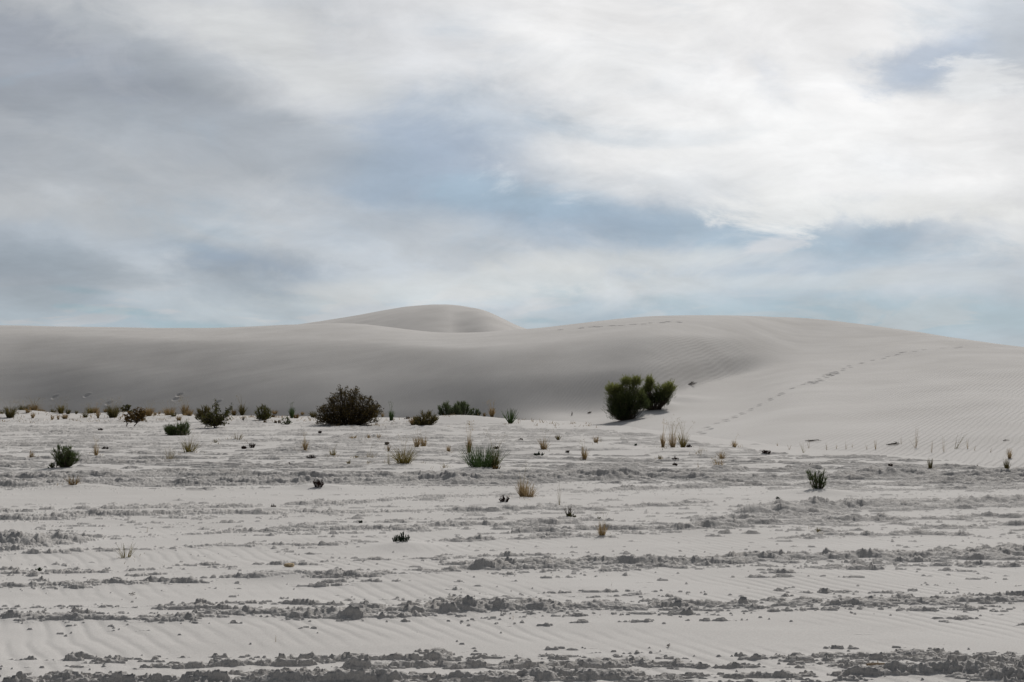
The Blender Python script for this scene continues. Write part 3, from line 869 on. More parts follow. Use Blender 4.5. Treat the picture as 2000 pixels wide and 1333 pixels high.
DOME = [(-1, .25), (-.8, .6), (-.5, .85), (0, 1), (.5, .88), (.8, .6), (1, .3)]
def shrub(px, py, w, h, col, label, group=None, env=DOME, stems=26, leaves=900, leaf='leaf', ls=1.0, f0=.3, wood='wood', name='shrub', cat='shrub',
          trunk=0, flat_d=.9, spread=.22, tint_h=0.0, base_u=0.0, low=0.0, sr=1.0, slope=0.0):
    x, y, z, W, H, rg = place(px, py, w, h)
    e = empty(name, x, y, z - .02)
    u_, v_ = zip(*env)
    px1 = y / 996.0
    sb, fb = PB(), PB()
    if trunk:
        kx = W * .06
        tp = [(0, 0, -.05), (kx * -.8, 0, H * .10), (kx * .4, 0, H * trunk * .6), (kx, .0, H * trunk)]
        sb.tube(tp, max(.02, W * .028), W * .018, .0, 6)
    per = max(1, leaves // stems)
    for i in range(stems):
        u = rg.uniform(-1, 1); dd = rg.uniform(-1, 1) * math.sqrt(max(0, 1 - u * u * .8)) * flat_d
        top = float(np.interp(u, u_, v_)) * H * math.sqrt(max(.1, 1 - .7 * dd * dd))
        zz = top * (rg.uniform(.8, 1.0) if rg.random() < .62 else rg.uniform(max(.12, low), .8))
        tip = V((u * W * .5, dd * W * .42, zz + slope * u * W * .5))
        bu = base_u + (u - base_u) * spread
        p0 = V((bu * W * .5, dd * W * .42 * spread, slope * bu * W * .5 - .02)) if not trunk else V((W * .06, 0, H * trunk * rg.uniform(.7, 1)))
        c = p0 + (tip - p0) * .45 + V((rg.gauss(0, W * .05), rg.gauss(0, W * .05), rg.uniform(-.05, .12) * H))
        pts = curve(p0, tip, c, 5)
        sb.tube(pts, max(.003, px1 * .30 * sr), max(.0015, px1 * .14), rg.random(), 3)
        # side twigs carry the leaves
        for t_ in range(max(2, per // 9)):
            k = f0 + (1 - f0) * rg.random() ** .75
            q = pts[min(4, int(k * 5))]; q2 = pts[min(5, int(k * 5) + 1)]; fr = k * 5 - int(k * 5)
            P0 = V(q) + (V(q2) - V(q)) * fr
            if leaf == 'needle':
                m = 9
                for j in range(m):
                    d = V((rg.gauss(0, .55) + u * .55, rg.gauss(0, .55), 1.0 + rg.random() * .5)); d.normalize()
                    L = H * rg.uniform(.10, .20) * ls
                    a0 = P0 + V((rg.gauss(0, .012), rg.gauss(0, .012), 0)) * (W * 1.2)
                    m0 = min(1.0, max(0, (a0.z + L * .6) / H))
                    tn = rg.random() * (1 - tint_h) + tint_h * m0 ** 1.7 + rg.gauss(0, .07)
                    fb.ribbon([tuple(a0), tuple(a0 + d * L * .5 + V((rg.gauss(0, L * .04), 0, 0))), tuple(a0 + d * L)], px1 * rg.uniform(.32, .6), tn, (math.cos(j), math.sin(j) * .5, 0), .4)
            else:
                d = V((rg.gauss(0, .7) + u * .6, rg.gauss(0, .7), rg.uniform(-.1, 1))); d.normalize()
                Lt = H * rg.uniform(.05, .13)
                end = P0 + d * Lt
                sb.ribbon([tuple(P0), tuple(end)], px1 * .22, rg.random(), (1, 0, 0), .5)
                for j in range(9):
                    a0 = P0 + d * Lt * rg.random() + V((rg.gauss(0, .012), rg.gauss(0, .012), rg.gauss(0, .012))) * H
                    dl = d + V((rg.gauss(0, .8), rg.gauss(0, .8), rg.gauss(.2, .6)))
                    Ls = px1 * rg.uniform(1.1, 2.2) * ls
                    fb.leaf(a0, dl, Ls, Ls * .5, rg.random() ** 1.4, rg)
    sb.build('stems', PM[wood], e)
    fb.build('foliage', PM[col], e)
    tag(e, label, cat, group)
    return e
def lowplant(px, py, w, h, col, label, group=None, n=None, name='low_plant', cat='plant', up=.7):
    """fingers of short fleshy leaves in a low clump"""
    x, y, z, W, H, rg = place(px, py, w, h)
    n = n or int(8 + w * .9)
    px1 = y / 996.0
    b = PB()
    for i in range(n):
        a = rg.uniform(0, 2 * math.pi); r = rg.random() ** .6
        p0 = V((math.cos(a) * r * W * .30, math.sin(a) * r * W * .22, -.005))
        tip = V((math.cos(a) * r * W * .5 + rg.gauss(0, W * .05), math.sin(a) * r * W * .4, H * rg.uniform(.45, 1.0) * (1 - .45 * r * r)))
        pts = curve(p0, tip, p0 + (tip - p0) * .5 + V((0, 0, H * .06)), 3)
        b.tube(pts, px1 * .32, px1 * .22, .1, 4)
        tn = rg.random()
        for j in range(11):
            k = rg.uniform(.25, 1); q = pts[min(2, int(k * 3))]; q2 = pts[min(3, int(k * 3) + 1)]
            c = V(q) + (V(q2) - V(q)) * (k * 3 - int(k * 3))
            d = V((rg.gauss(0, .6), rg.gauss(0, .6), up + rg.random()))
            b.leaf(c, d, max(H * .16, px1 * .9), max(H * .07, px1 * .55), min(1, tn * .6 + rg.random() * .4), rg)
    o = b.build(name, PM[col], None, (x, y, z - .004))
    tag(o, label, cat, group)
    return o
def twig(px, py, w, h, col, label, group=None, n=5, name='twig', cat='twig', thick=1.0, upright=False):
    x, y, z, W, H, rg = place(px, py, w, h)
    b = PB(); px1 = y / 996.0
    for i in range(n):
        if upright:
            a = rg.gauss(0, .5); L = H * rg.uniform(.6, 1.05)
            p0 = V((0, 0, -.01)); tip = V((math.sin(a) * L * .55 * (W / max(H, 1e-3)), rg.gauss(0, .15) * L, L * math.cos(a * .6)))
        else:
            k = i / max(1, n)
            p0 = V((-W * .5 + W * .45 * k * rg.random(), rg.gauss(0, H), .008 + H * .1))
            tip = V((W * rg.uniform(.1, .5), rg.gauss(0, H * 1.4), H * rg.uniform(.2, 1.0)))
        mid = (p0 + tip) * .5 + V((rg.gauss(0, W * .06), rg.gauss(0, H * .3), rg.gauss(0, H * .15)))
        pts = curve(p0, tip, mid, 5)
        r = max(.0022, px1 * .42) * thick
        b.tube(pts, r, r * .45, rg.random(), 4)
        for j in range(3):
            q = V(pts[rg.randint(2, 4)]); t2 = q + V((rg.gauss(0, W * .12), rg.gauss(0, H * .3), abs(rg.gauss(0, H * .3))))
            b.tube([tuple(q), tuple((q + t2) * .5 + V((0, 0, H * .04))), tuple(t2)], r * .6, r * .3, rg.random(), 3)
    o = b.build(name, PM[col], None, (x, y, z))
    tag(o, label, cat, group)
    return o

# --- the larger shrubs -------------------------------------------------------
GS = 'shrubs at the foot of the dunes'
shrub(680, 831, 126, 82, 'dark', 'largest shrub, a dark brown-green leafy dome standing alone on the flat', GS,
      env=[(-1, .22), (-.9, .42), (-.72, .55), (-.55, .74), (-.36, .96), (-.28, 1.0), (-.18, .93), (.1, .97), (.28, .94), (.42, .72), (.55, .74), (.72, .70), (.85, .55), (1, .42)],
      stems=300, leaves=15000, f0=.22, spread=.35, low=.1, ls=.95)
def broom(px, py, w, h, heads, label, group):
    """rounded heads of fine needles carried on forking stems; heads given in photograph pixels"""
    x, y, z, W, H, rg = place(px, py, w, h)
    e = empty('shrub', x, y, z - .02)
    s_ = y / FPX; px1 = y / 996.0
    sb, fb = PB(), PB()
    for (hx, hy, rx, ry, dn, t0, t1) in heads:
        c = V(((hx - px) * s_, rg.uniform(-.2, .2), (py - hy) * s_))
        rx *= s_; ry *= s_
        root = V((c.x * .35, 0, .02))
        for i in range(max(5, int(dn / 45))):
            a = rg.uniform(0, 6.28); q = rg.random() ** .5
            tip = c + V((math.cos(a) * rx * q * .8, rg.uniform(-.8, .8) * rx * q, math.sin(a) * ry * q * .8))
            mid = root + (tip - root) * .5 + V((rg.gauss(0, .05), rg.gauss(0, .05), -.04))
            sb.tube(curve(root + V((rg.gauss(0, .06), rg.gauss(0, .05), 0)), tip, mid, 5), px1 * .34, px1 * .12, rg.random(), 3)
        for i in range(dn):
            a = rg.uniform(0, 6.28); b_ = math.acos(rg.uniform(-1, 1)); q = rg.random() ** .5 * (1.0 if rg.random() < .75 else rg.uniform(1.0, 1.6))
            o_ = V((math.sin(b_) * math.cos(a), math.sin(b_) * math.sin(a), math.cos(b_)))
            q *= 1 + .55 * mathutils.noise.noise(o_ * 2.0 + V((hx, hy, 0)))
            p = c + V((o_.x * rx, o_.y * rx, o_.z * ry)) * (q * .85)
            if p.z < .03: continue
            d = V((o_.x * .8 + rg.gauss(0, .3), o_.y * .8 + rg.gauss(0, .3), o_.z * .5 + .75 + rg.gauss(0, .2))); d.normalize()
            L = rg.uniform(.10, .19)
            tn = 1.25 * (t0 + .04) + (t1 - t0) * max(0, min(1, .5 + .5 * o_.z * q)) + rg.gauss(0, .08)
            k = rg.uniform(0, 3.14)
            fb.ribbon([tuple(p), tuple(p + d * L * .5 + V((rg.gauss(0, .006), 0, 0))), tuple(p + d * L)], px1 * rg.uniform(.35, .65), tn, (math.cos(k), math.sin(k) * .6, 0), .4)
    sb.build('stems', PM['wood'], e); fb.build('foliage', PM['broom'], e)
    tag(e, label, 'shrub', group)
GP = 'pair of green bushes on the dune flank'
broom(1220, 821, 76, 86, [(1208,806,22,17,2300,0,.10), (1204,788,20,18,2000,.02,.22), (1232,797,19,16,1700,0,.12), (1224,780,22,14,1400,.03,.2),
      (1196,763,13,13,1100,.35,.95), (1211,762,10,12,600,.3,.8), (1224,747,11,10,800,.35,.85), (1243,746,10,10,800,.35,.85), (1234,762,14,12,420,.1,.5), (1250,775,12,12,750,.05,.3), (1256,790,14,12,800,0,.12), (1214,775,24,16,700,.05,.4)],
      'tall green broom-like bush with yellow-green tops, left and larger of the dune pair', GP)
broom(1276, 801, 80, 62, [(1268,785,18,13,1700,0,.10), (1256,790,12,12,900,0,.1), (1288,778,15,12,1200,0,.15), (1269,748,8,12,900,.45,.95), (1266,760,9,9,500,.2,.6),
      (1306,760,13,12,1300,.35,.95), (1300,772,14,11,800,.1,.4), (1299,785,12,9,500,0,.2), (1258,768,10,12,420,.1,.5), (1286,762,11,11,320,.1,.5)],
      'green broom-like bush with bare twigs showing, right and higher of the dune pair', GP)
shrub(878, 821, 46, 38, 'sage', 'grey-green upright bush on the left of the low sand mound', 'grey-green bushes on the sand mound',
      env=[(-1, .72), (-.7, .6), (-.3, 1.0), (0, .8), (.4, .85), (1, .6)], stems=55, leaves=2300, leaf='needle', f0=.4, spread=.3, tint_h=.7, ls=1.2)
shrub(902, 818, 34, 36, 'sage', 'grey-green bush with pale tips in the middle of the low sand mound', 'grey-green bushes on the sand mound',
      env=[(-1, .6), (-.5, .95), (.1, 1), (.5, .9), (1, .5)], stems=45, leaves=1900, leaf='needle', f0=.4, spread=.4, tint_h=.7, ls=1.2)
shrub(926, 823, 26, 22, 'sage', 'small rounded grey-green bush at the right end of the low sand mound', 'grey-green bushes on the sand mound',
      env=DOME, stems=30, leaves=1100, leaf='needle', f0=.35, spread=.4, tint_h=.7, ls=1.2)
shrub(832, 841, 50, 34, 'olive', 'olive green spiky bush with brown skirt just left of the grey-green bushes', GS,
      env=[(-1, .35), (-.6, .6), (-.2, .95), (0, 1), (.4, .85), (1, .4)], stems=50, leaves=1900, leaf='needle', f0=.15, spread=.2, tint_h=.0, ls=1.5)
shrub(421, 837, 68, 58, 'deep', 'dark shrub with one tall rusty spike, between the brown shrub and the big dome', GS,
      env=[(-1, .35), (-.7, .45), (-.4, .55), (-.2, .62), (-.08, .9), (.02, 1.0), (.1, .65), (.3, .45), (.5, .6), (.72, .62), (.9, .88), (1, .5)],
      stems=90, leaves=4800, f0=.25, spread=.12, trunk=.12, low=.1, ls=.9)
shrub(265, 834, 48, 44, 'rust', 'rusty brown shrub on a bent dark trunk at the left dune foot', GS,
      env=[(-1, .55), (-.6, .7), (-.2, .95), (0, 1), (.3, .9), (.7, .8), (1, .7)], stems=60, leaves=3400, f0=.4, spread=.1, trunk=.28, low=.4, ls=.85)
shrub(513, 822, 36, 30, 'deep', 'dark green bush with a brown grassy top on a low hummock', GS,
      env=DOME, stems=34, leaves=1500, f0=.2, leaf='needle', ls=1.4)
shrub(560, 830, 20, 19, 'bright', 'small leafy green shrub left of the big dome, beside thin green grass', GS, stems=18, leaves=420, ls=.8)
shrub(398, 824, 34, 32, 'olive', 'grey-olive bush directly behind the shrub with the rusty spike', GS, stems=40, leaves=1500, leaf='needle', f0=.15, ls=1.6)
shrub(246, 811, 18, 22, 'deep', 'small dark bush behind the rusty brown shrub', GS, stems=18, leaves=500)
shrub(347, 856, 50, 30, 'green', 'fresh green feathery shrub, low and wide, in front of the left dune foot', 'green feathery shrubs on the flat',
      env=[(-1, .5), (-.6, .6), (-.2, .6), (.1, .75), (.3, 1.0), (.6, .9), (1, .55)], stems=70, leaves=2300, leaf='needle', f0=.12, spread=.3, ls=2.0)
shrub(127, 919, 52, 50, 'green', 'tall upright green feathery shrub nearest the left edge of the flat', 'green feathery shrubs on the flat',
      env=[(-1, .62), (-.7, .85), (-.3, 1.0), (0, .93), (.3, .98), (.7, .7), (1, .5)], stems=85, leaves=2700, leaf='needle', f0=.12, spread=.14, ls=1.1, wood='wood')
shrub(107, 920, 28, 13, 'green', 'low trailing green sprig at the left foot of the tall feathery shrub', 'green feathery shrubs on the flat', stems=16, leaves=320, leaf='needle', ls=2.2)
shrub(1598, 963, 38, 42, 'green', 'sparse green broom of upright stems on the right of the flat', 'green feathery shrubs on the flat',
      env=[(-1, .85), (-.5, .95), (0, 1), (.5, .9), (1, .75)], stems=46, leaves=900, leaf='needle', f0=.15, spread=.35, ls=1.2)
tuft(943, 918, 50, 38, 'grass', 'wide clump of dark green grass in the middle of the flat', 'green feathery shrubs on the flat', n=300, base=.34, stiff=.6)
tuft(966, 919, 24, 32, 'olive', 'brown-green grass leaning against the right side of the green clump', None, n=70, stiff=.6, plume=5)
tuft(997, 831, 30, 27, 'grass', 'small yucca-like rosette of stiff blue-green blades at the dune foot', None, n=60, name='yucca', cat='yucca', stiff=1.0, wk=1.6, base=.05)

# --- the row of tufts along the foot of the left dune ------------------------
GF = 'grass tufts along the dune foot'
rowT = [
 (4,815,10,10,'olive','small olive tuft cut by the left edge of the view',0),
 (20,819,24,19,'olive','broad green-brown tuft on the sand hummock nearest the left edge',3),
 (46,806,22,13,'olive','dark olive tuft on the crest of the leftmost hummock, with hazy seed heads',8),
 (66,805,16,14,'tan','tan-green tuft with tall hazy seed heads, right shoulder of the leftmost hummock',8),
 (54,813,10,8,'tan','little tan tuft low on the leftmost hummock, between two taller ones',0),
 (77,807,10,8,'tan','short sparse tan tuft just right of the leftmost hummock',2),
 (64,819,7,10,'straw','narrow reddish tuft in front of the leftmost hummock',0),
 (85,809,6,8,'tan','tiny tan tuft ending the leftmost cluster',0),
 (104,808,10,8,'olive','tiny brownish tuft just left of the compact bright green one',2),
 (119,812,14,15,'gold','compact yellow-green tuft, roundest in the left dune foot row',3),
 (102,820,6,7,'tan','tiny tan tuft in front, lower left of the compact yellow-green one',0),
 (114,820,5,9,'tan','thin upright tuft directly in front of the compact yellow-green one',0),
 (133,812,10,9,'olive','olive tuft right behind the compact yellow-green one',2),
 (127,819,12,9,'tan','low ragged tan tuft in front of the olive one at the dune foot',0),
 (149,811,6,7,'olive','tiny lone sprig in the gap of the left dune foot row',0),
 (167,816,11,10,'olive','dark-based tuft left of the long yellow-green patch',1),
 (177,808,18,11,'gold','flat wide yellow-green patch of grass in the left dune foot row',4),
 (187,812,11,10,'tan','tan tuft under the right end of the yellow-green patch',2),
 (192,818,6,15,'straw','slender straw-coloured tuft standing in front of its row',1),
 (221,817,26,21,'olive','big olive-brown tuft left of the rusty brown shrub',6),
 (206,812,8,7,'tan','tiny tan tuft touching the left of the big olive-brown one',0),
 (291,814,16,16,'tan','tan tuft growing against the right side of the rusty brown shrub',3),
 (303,813,6,6,'straw','tiny straw tuft on bare sand right of the rusty brown shrub',0),
 (312,812,4,6,'straw','tiniest straw sprig on bare sand before the straw dome',0),
 (331,813,24,14,'straw','rounded straw-coloured dome of dry grass with pale flowing tops',5),
 (339,819,13,8,'olive','dark low tuft at the right foot of the straw dome',0),
 (349,823,11,10,'tan','tan tuft directly above the feathery green shrub',0),
 (362,813,14,19,'tan','taller tan-orange tuft with pale seed heads, right of the straw dome',6),
 (370,818,13,11,'tan','tan tuft at the right foot of the taller tan-orange one',0),
 (457,812,11,11,'rust','reddish-brown tuft behind the right tip of the shrub with the rusty spike',0),
 (473,811,12,18,'olive','sparse upright grey-olive tuft right of the reddish-brown one',3),
 (537,809,13,7,'tan','low tan tuft just right of the bush with a brown grassy top',0),
 (570,819,9,19,'grass','thin upright green grass behind the small leafy green shrub',2),
 (578,818,13,9,'rust','brown dry tuft right of the thin upright green grass',0),
 (591,811,7,6,'tan','tiny brown tuft midway between the green grass and the big dome',0),
 (612,816,16,11,'olive','grey-green tuft at the left edge of the big dark dome',0),
 (764,826,10,18,'grass','bright green upright tuft just right of the big dark dome',2),
 (747,815,6,8,'tan','tiny brown tuft behind, at the right edge of the big dark dome',1),
 (807,831,16,15,'tan','tan tuft pressed against the left side of the olive spiky bush',0),
 (961,825,11,16,'tan','thin tan tuft between the grey-green bushes and the yucca-like rosette',4),
 (946,826,6,7,'rust','small rust-coloured sprig at the right end of the sand mound',0),
]
for (a, b, w, h, c, lab, pl) in rowT:
    tuft(a, b, w, h, c, lab, GF, plume=pl, n=int(22 + w * h * .42))
lowplant(538, 828, 7, 7, 'rust', 'left of two tiny dark sprigs before the small leafy green shrub', GF)
lowplant(546, 828, 7, 7, 'rust', 'right of two tiny dark sprigs before the small leafy green shrub', GF)
lowplant(533, 816, 9, 5, 'rust', 'flat dark sprig right of the brown-topped bush', GF)
lowplant(518, 828, 8, 6, 'rust', 'small dark sprig directly in front of the brown-topped bush', GF)
lowplant(196, 842, 9, 5, 'maroon', 'small dark maroon clump alone on the crust below the left dune foot row', None)
twig(247, 834, 14, 22, 'wood', 'bare crooked stem beside the bent trunk of the rusty shrub', None, n=4, upright=True)
twig(476, 823, 12, 9, 'grey', 'bare pale twiggy sprig right of the rusty-spiked shrub', None, n=6, upright=True)
lowplant(797, 823, 13, 7, 'wood', 'dark dry litter left of the olive spiky bush', None)

# --- tufts and low plants over the crusted flat ------------------------------
GT = 'dry grass tufts on the crusted flat'
flatT = [
 (465,861,28,12,'pale','low pale grey-green tuft in front of the rusty-spiked shrub',0),
 (421,865,6,7,'olive','tiny green sprig left of the low pale grey-green tuft',0),
 (332,898,20,22,'pale','sparse pale grey-green tuft left of the golden one',0),
 (369,885,32,21,'gold','golden-green spreading tuft below the feathery green shrub',5),
 (188,890,10,18,'straw','slim pinkish straw tuft right of the tall feathery shrub',2),
 (144,953,24,16,'rust','V-shaped pair of brown tufts on a smooth drift, left side',0),
 (62,894,8,14,'tan','thin dry sprig standing left of the tall feathery shrub',0),
 (596,883,9,18,'tan','small tan tuft with wispy top, left of the flat\'s middle',2),
 (650,891,11,14,'gold','small yellow-tan tuft right of the dark low cluster',1),
 (722,895,20,14,'pale','pale fan-shaped tan tuft left of the big golden tussock',1),
 (697,894,7,6,'olive','tiny green sprig left of the pale fan-shaped tuft',0),
 (681,909,7,9,'olive','tiny sparse green sprig below the small yellow-tan tuft',0),
 (760,913,8,18,'pale','faint thin pale tuft at the left of the big golden tussock',1),
 (719,908,5,7,'pale','faintest pale sprig under the pale fan-shaped tuft',0),
 (759,883,6,13,'rust','red-brown slim tuft right below the small brown stone',0),
 (691,857,13,5,'straw','flat straw-coloured wisp in front of the big dark dome',0),
 (720,856,5,8,'straw','thin straw sprig, left of two in front of the big dark dome',0),
 (740,857,9,9,'straw','short straw tuft, right of two in front of the big dark dome',0),
 (814,878,13,18,'tan','left half of a twin tan tuft below the olive spiky bush',2),
 (828,875,14,18,'tan','right half of a twin tan tuft, leaning right, below the olive spiky bush',2),
 (789,912,46,26,'gold','big golden tussock spreading on its own drift in the middle of the flat',8),
 (876,883,8,12,'straw','tiny forked straw sprig left of the tall narrow tan tuft',0),
 (916,885,9,28,'tan','tall narrow tan tuft above the wide green grass clump',4),
 (870,917,12,11,'pale','faint greenish sprig left of the wide green grass clump',0),
 (1062,882,19,20,'tan','tan tuft with a dark green plant at its foot, right of middle',2),
 (1141,898,12,23,'tan','upright tan tuft right of the one with a dark plant at its foot',2),
 (1164,865,11,12,'tan','small tan tuft high on the flat, left below the pair of green bushes',0),
 (1090,859,8,11,'olive','small sparse green sprig on bright sand, right of middle',0),
 (1295,878,9,24,'straw','left of the three tall straw tufts below the pair of green bushes',2),
 (1314,879,15,26,'straw','middle of the three tall straw tufts, the widest, with pinkish plumes',7),
 (1334,878,17,26,'gold','right of the three tall tufts, greener than the other two',5),
 (1434,874,10,13,'straw','small dry tuft alone right of the three tall ones',1),
 (1289,899,7,9,'olive','tiny green sprig left of the two stacked dark plants',0),
 (1410,897,14,13,'tan','sparse tan tuft, upper of an overlapping pair right of middle',1),
 (1403,912,18,14,'straw','sparse straw tuft, lower of an overlapping pair right of middle',1),
 (1367,889,9,9,'pale','faint pale sprig above the thin sticks right of middle',0),
 (1021,973,22,32,'straw','taller left part of the orange-straw tuft in the middle distance',2),
 (1034,976,24,22,'straw','shorter right part of the orange-straw tuft in the middle distance',1),
 (1176,1049,16,26,'straw','sparse dry straw tuft lower right of the dark plant with bare twigs',2),
 (1599,1041,9,11,'olive','tiny green shoot on a dark ledge below the sparse green broom',0),
 (246,1087,30,26,'gold','lone fan of thin green-gold blades in the left foreground',0),
 (1817,916,10,18,'olive','small greenish tuft before the right dune foot, above a crust ledge',0),
 (1967,923,9,24,'olive','slim sparse green sprig near the right edge, lower of two',0),
 (1972,896,10,18,'straw','slim sparse sprig near the right edge, upper of two',0),
]
for (a, b, w, h, c, lab, pl) in flatT:
    nn = None
    if w >= 18 or h > 24:
        nn = int(24 + w * h * .10)
    if c == 'pale' or (a, b) == (246, 1087):
        nn = max(7, int(w * .9))
    tuft(a, b, w, h, c, lab, GT, plume=pl, n=nn, stiff=.6)

GR = 'thin shoots along the foot of the right dune'
shoots = [
 (1541,879,7,11,0,'faint leftmost shoot of the row under the right dune'),
 (1518,871,6,9,0,'tiny shoot alone on smooth sand before the row under the right dune'),
 (1570,885,15,22,0,'greenish forked shoot under the lying dead branch, leftmost thick one'),
 (1580,876,5,18,0,'upright brown shoot beside the lying dead branch'),
 (1615,879,7,15,0,'double brown shoot right of the lying dead branch'),
 (1633,877,5,12,0,'short single shoot, second right of the lying dead branch'),
 (1652,878,7,16,0,'pinkish wispy shoot, third right of the lying dead branch'),
 (1664,874,4,10,0,'faint thin shoot right of the pinkish wispy one'),
 (1693,878,6,12,0,'faint shoot left of the crossed brown shoot'),
 (1710,878,7,19,0,'brown shoot crossed by a lying stalk near the dead branch heap'),
 (1760,868,4,14,0,'single pale stalk behind the dead branch heap'),
 (1788,875,15,38,0,'tallest shoot, with a fork at its foot, right of the dead branch heap'),
 (1819,884,7,28,0,'tall faint leaning shoot right of the tallest one'),
 (1843,883,8,28,0,'tall brown shoot with side sprigs, between the faint and the leaning one'),
 (1866,877,18,28,1,'green shoot leaning strongly to the right'),
 (1890,877,7,18,0,'short brown shoot right of the strongly leaning one'),
 (1903,880,4,10,0,'faint tiny shoot after the short brown one'),
 (1934,884,5,10,0,'last faint tiny shoot of the row toward the right edge'),
]
for (a, b, w, h, ln, lab) in shoots:
    tuft(a, b, w, h, 'gold' if (a in (1570, 1866)) else 'tan', lab, GR, n=int(3 + w * .45), name='grass_shoot', stiff=.8, base=.08, lean=.35 * ln, wk=.55)

GL = 'low dark plants on the flat'
low = [
 (622,956,22,19,'maroon','dark upright fleshy plant casting a shadow on the smooth strip, left of middle'),
 (788,1064,26,21,'fleshy','dark green fleshy clump in the foreground, the denser right half'),
 (773,1062,16,15,'fleshy','looser reddish-green left half of the foreground fleshy clump'),
 (985,985,24,14,'maroon','dark reddish clump of short fingers below the orange-straw tuft'),
 (534,992,13,9,'wood','small dark sprig perched on a sand pedestal, left of middle'),
 (704,1022,8,7,'fleshy','small dark green sprig on smooth sand above the foreground fleshy clump'),
 (492,875,17,11,'maroon','dark maroon plant, right of a joined pair above the smooth strip'),
 (476,878,13,7,'maroon','greyish dark plant, left of a joined pair above the smooth strip'),
 (607,897,20,10,'maroon','low dark maroon mat under the small tan tuft'),
 (206,877,14,6,'wood','low grey-brown mat right of the slim pinkish tuft'),
 (564,908,7,4,'maroon','tiny dark clump alone left of middle on the crust'),
 (625,847,7,6,'maroon','tiny dark sprig below the left end of the big dark dome'),
 (970,922,18,8,'rust','brown flat plant at the right foot of the wide green grass clump'),
 (970,878,14,6,'maroon','low dark plant above the wide green grass clump'),
 (1018,860,10,4,'maroon','tiny dark flat plant high on the flat, right of the yucca-like rosette'),
 (1052,890,23,9,'fleshy','dark green mat at the foot of the tan tuft right of middle'),
 (1109,885,11,5,'maroon','small dark mat between two tan tufts right of middle'),
 (1242,871,7,5,'fleshy','tiny dark green sprig left of the three tall tufts'),
 (1319,902,15,9,'maroon','upper of two stacked dark plants below the three tall tufts'),
 (1318,911,10,7,'maroon','lower, smaller of two stacked dark plants below the three tall tufts'),
 (1346,878,13,7,'wood','dark dry twiggy mat at the right foot of the three tall tufts'),
 (1170,1016,10,6,'fleshy','tiny dark green sprig right of the dark plant with bare twigs'),
 (1497,889,19,8,'maroon','dark reddish mat left of the row of shoots'),
 (1584,915,10,7,'maroon','small dark reddish clump just above the sparse green broom'),
 (1681,925,16,7,'maroon','dark reddish mat lying on the crust ledge right of the green broom'),
 (1740,911,12,6,'maroon','small dark reddish clump on a thin crust line, right part'),
 (1907,914,12,7,'maroon','dark reddish clump nearest the right edge'),
 (1519,977,8,5,'fleshy','tiny dark sprig on top of the large rough crust patch'),
 (76,1115,13,9,'fleshy','small dark green clump in the left foreground, on a crust ledge'),
 (797,868-41,0,0,'',''),
]
for r_ in low:
    if r_[2]:
        lowplant(*r_[:5], r_[5], GL)
shrub(1114, 1010, 24, 13, 'deep', 'dark low plant with long bare twigs on smooth sand', GL, stems=10, leaves=160, f0=.2, name='low_shrub')
twig(1108, 1009, 26, 19, 'grey', 'spray of bare twigs leaning left over the dark low plant', None, n=7, upright=True)
tuft(1093, 988, 9, 42, 'pale', 'single tall thin pale stalk right of the orange-straw tuft', None, n=5, name='dry_stalk', cat='stalk', stiff=.8, base=.05, wk=.7)
tuft(1366, 916, 10, 12, 'tan', 'two thin dry sticks poking up below the faint pale sprig', None, n=4, name='dry_stalk', cat='stalk', stiff=1, wk=.8)
tuft(539, 1251, 3, 17, 'tan', 'single thin dry stalk standing in the smooth foreground sand', None, n=2, name='dry_stalk', cat='stalk', stiff=1, wk=.8)
tuft(1193, 1146, 3, 18, 'tan', 'single thin dry stalk standing among foreground flakes, right of middle', None, n=2, name='dry_stalk', cat='stalk', stiff=1, wk=.8)
tuft(287, 1038, 5, 12, 'tan', 'short thin dry stalk on the smooth strip right of the rough crust patch', None, n=2, name='dry_stalk', cat='stalk', stiff=1, wk=.8)
tuft(1002, 1210, 3, 14, 'tan', 'bent dry stalk in the centre foreground', None, n=2, name='dry_stalk', cat='stalk', stiff=.3, wk=.8)

# --- dead wood, stones -------------------------------------------------------
twig(1588, 863, 28, 5, 'grey', 'dead branch lying flat at the foot of the right dune, left one', 'dead branches on the sand', n=3, name='branch', cat='branch', thick=.8)
twig(1747, 870, 34, 6, 'grey', 'low heap of dead branches at the foot of the right dune', 'dead branches on the sand', n=6, name='branch', cat='branch', thick=.7)
twig(1352, 752, 20, 6, 'grey', 'dead branches lying high on the dune right of the pair of bushes', 'dead branches on the sand', n=4, name='branch', cat='branch')
twig(1117, 812, 6, 7, 'wood', 'short dark stick poking from the shaded dune foot left of the bushes', 'dead branches on the sand', n=2, name='branch', cat='branch', upright=True)
twig(1152, 807, 9, 3, 'wood', 'small dark twig lying left of the pair of bushes', 'dead branches on the sand', n=3, name='branch', cat='branch')
twig(1965, 862, 12, 3, 'wood', 'tiny dark twigs on the rippled dune near the right edge', 'dead branches on the sand', n=2, name='branch', cat='branch')
twig(262, 1163, 22, 5, 'grey', 'dark crooked twig lying on smooth sand in the left foreground', 'dead branches on the sand', n=2, name='branch', cat='branch')
twig(1307, 1262, 8, 5, 'wood', 'tiny star-shaped twig on the rippled foreground sand', 'dead branches on the sand', n=4, name='branch', cat='branch')
twig(68, 894, 24, 3, 'grey', 'dry stem lying beside the thin sprig left of the feathery shrub', 'dead branches on the sand', n=2, name='branch', cat='branch', thick=.6)

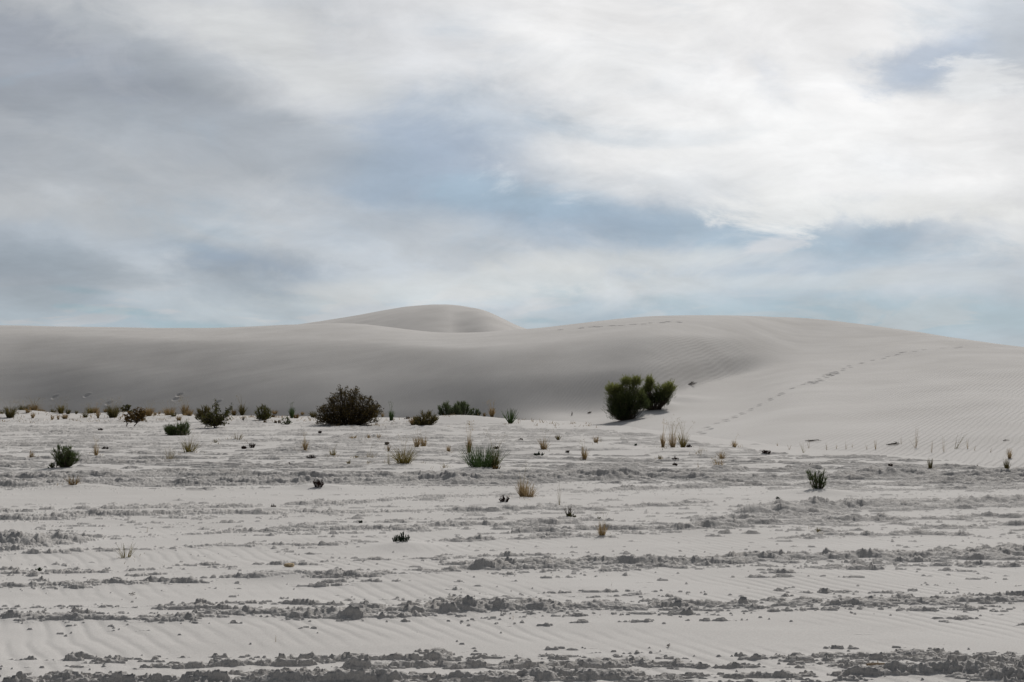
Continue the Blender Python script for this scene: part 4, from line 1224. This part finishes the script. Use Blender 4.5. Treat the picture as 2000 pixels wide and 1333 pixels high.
def stone_mat(name, c0, c1):
    m, t, b = new_mat(name)
    nz = t.nodes.new('ShaderNodeTexNoise'); nz.inputs['Scale'].default_value = 40; nz.inputs['Detail'].default_value = 6
    tc = t.nodes.new('ShaderNodeTexCoord'); t.links.new(tc.outputs['Object'], nz.inputs['Vector'])
    r = t.nodes.new('ShaderNodeValToRGB'); r.color_ramp.elements[0].color = (*c0, 1); r.color_ramp.elements[1].color = (*c1, 1)
    r.color_ramp.elements[0].position = .35; r.color_ramp.elements[1].position = .65
    t.links.new(nz.outputs['Fac'], r.inputs[0]); t.links.new(r.outputs[0], b.inputs['Base Color']); b.inputs['Roughness'].default_value = .9
    return m
def stone(px, py, w, h, d, mat, label, lift=0, name='stone', cat='stone', rot=0.0):
    x, y, z, W, H, rg = place(px, py, w, h)
    import bmesh
    bm = bmesh.new(); bmesh.ops.create_icosphere(bm, subdivisions=4, radius=1)
    for v in bm.verts:
        p = v.co
        k = 1 + .14 * mathutils.noise.noise(p * 1.7 + V((px, 0, 0))) + .07 * mathutils.noise.noise(p * 5)
        q = V((math.copysign(abs(p.x) ** .8, p.x), math.copysign(abs(p.y) ** .8, p.y), math.copysign(abs(p.z) ** .6, p.z))) * k
        v.co = V((q.x * W / 2, q.y * d / 2, q.z * H / 2 + H * .42))
    for f in bm.faces: f.smooth = True
    me = bpy.data.meshes.new(name); bm.to_mesh(me); me.materials.append(mat)
    o = bpy.data.objects.new(name, me); COL.objects.link(o); o.location = (x, y, z + lift * y / FPX); o.rotation_euler = (0, 0, rot)
    tag(o, label, cat)
    return o
M_tan = stone_mat('tan_stone', (.34, .25, .14), (.50, .40, .26)); M_brown = stone_mat('brown_stone', (.07, .055, .04), (.14, .11, .085))
stone(565, 1118, 20, 7, .07, M_tan, 'flat tan stone balanced on a crust knob in the left foreground', lift=1)
stone(756, 869, 9, 5, .09, M_brown, 'small brown stone above the red-brown slim tuft', 0)
stone(1772, 1297, 5, 3.5, .014, M_brown, 'small pebble right of the weathered stick in the right foreground', 0)
# weathered stick
x, y, z, W_, H_, rg = place(1712, 1303, 38, 6)
b = PB()
pts = [(-W_ * .5, 0, .010), (-W_ * .25, .004, .014), (0, .010, .013), (W_ * .28, .016, .011), (W_ * .5, .03, .008)]
b.tube(pts, H_ * .42, H_ * .26, .9, 9)
b.tube([(W_ * .1, .012, .012), (W_ * .16, .03, .020), (W_ * .2, .045, .024)], H_ * .18, H_ * .10, .5, 6)
PM['stick'] = plant_mat('weathered_stick', (.15, .11, .07), (.30, .23, .16), 0)
o = b.build('stick', PM['stick'], None, (x, y, z)); tag(o, 'thick weathered tan stick lying half buried in the right foreground', 'stick')

# --- loose plant litter: bits of stem and dead leaf nobody could count --------
rg = random.Random(77)
lb = PB()
spots = [(rg.uniform(-20, 640), rg.gauss(816, 5)) for _ in range(230)] + [(rg.uniform(640, 1180), rg.gauss(826, 5)) for _ in range(90)]
for (a, b, w, h, c, lab, pl) in flatT:
    spots += [(a + rg.gauss(0, w * .55), b + rg.gauss(0, 2.5)) for _ in range(4)]
spots += [(rg.uniform(640, 760) , rg.gauss(832, 2)) for _ in range(30)]
for a, b in spots:
    if b < toe_py(a) + 2: b = toe_py(a) + 2 + rg.random() * 8
    x, y = flat(a, b); z = float(surf_z(np.array([x]), np.array([y]))[0]); px1 = y / 996.0
    for j in range(rg.randint(2, 6)):
        p = V((x + rg.gauss(0, px1 * 2.5), y + rg.gauss(0, .12), z - .004))
        d = V((rg.gauss(0, 1), rg.gauss(0, .4), abs(rg.gauss(0, .9)) + .15)); d.normalize()
        L_ = px1 * rg.uniform(1.2, 4.0)
        lb.ribbon([tuple(p), tuple(p + d * L_ * .5), tuple(p + d * L_ + V((0, 0, -L_ * .1)))], px1 * rg.uniform(.3, .6), rg.random(), (.9, .4, 0), .4)
o = lb.build('plant_litter', PM['tan'])
o['kind'] = 'stuff'; o['label'] = 'scattered dry stems and dead leaf litter on the sand around the plants'; o['category'] = 'litter'
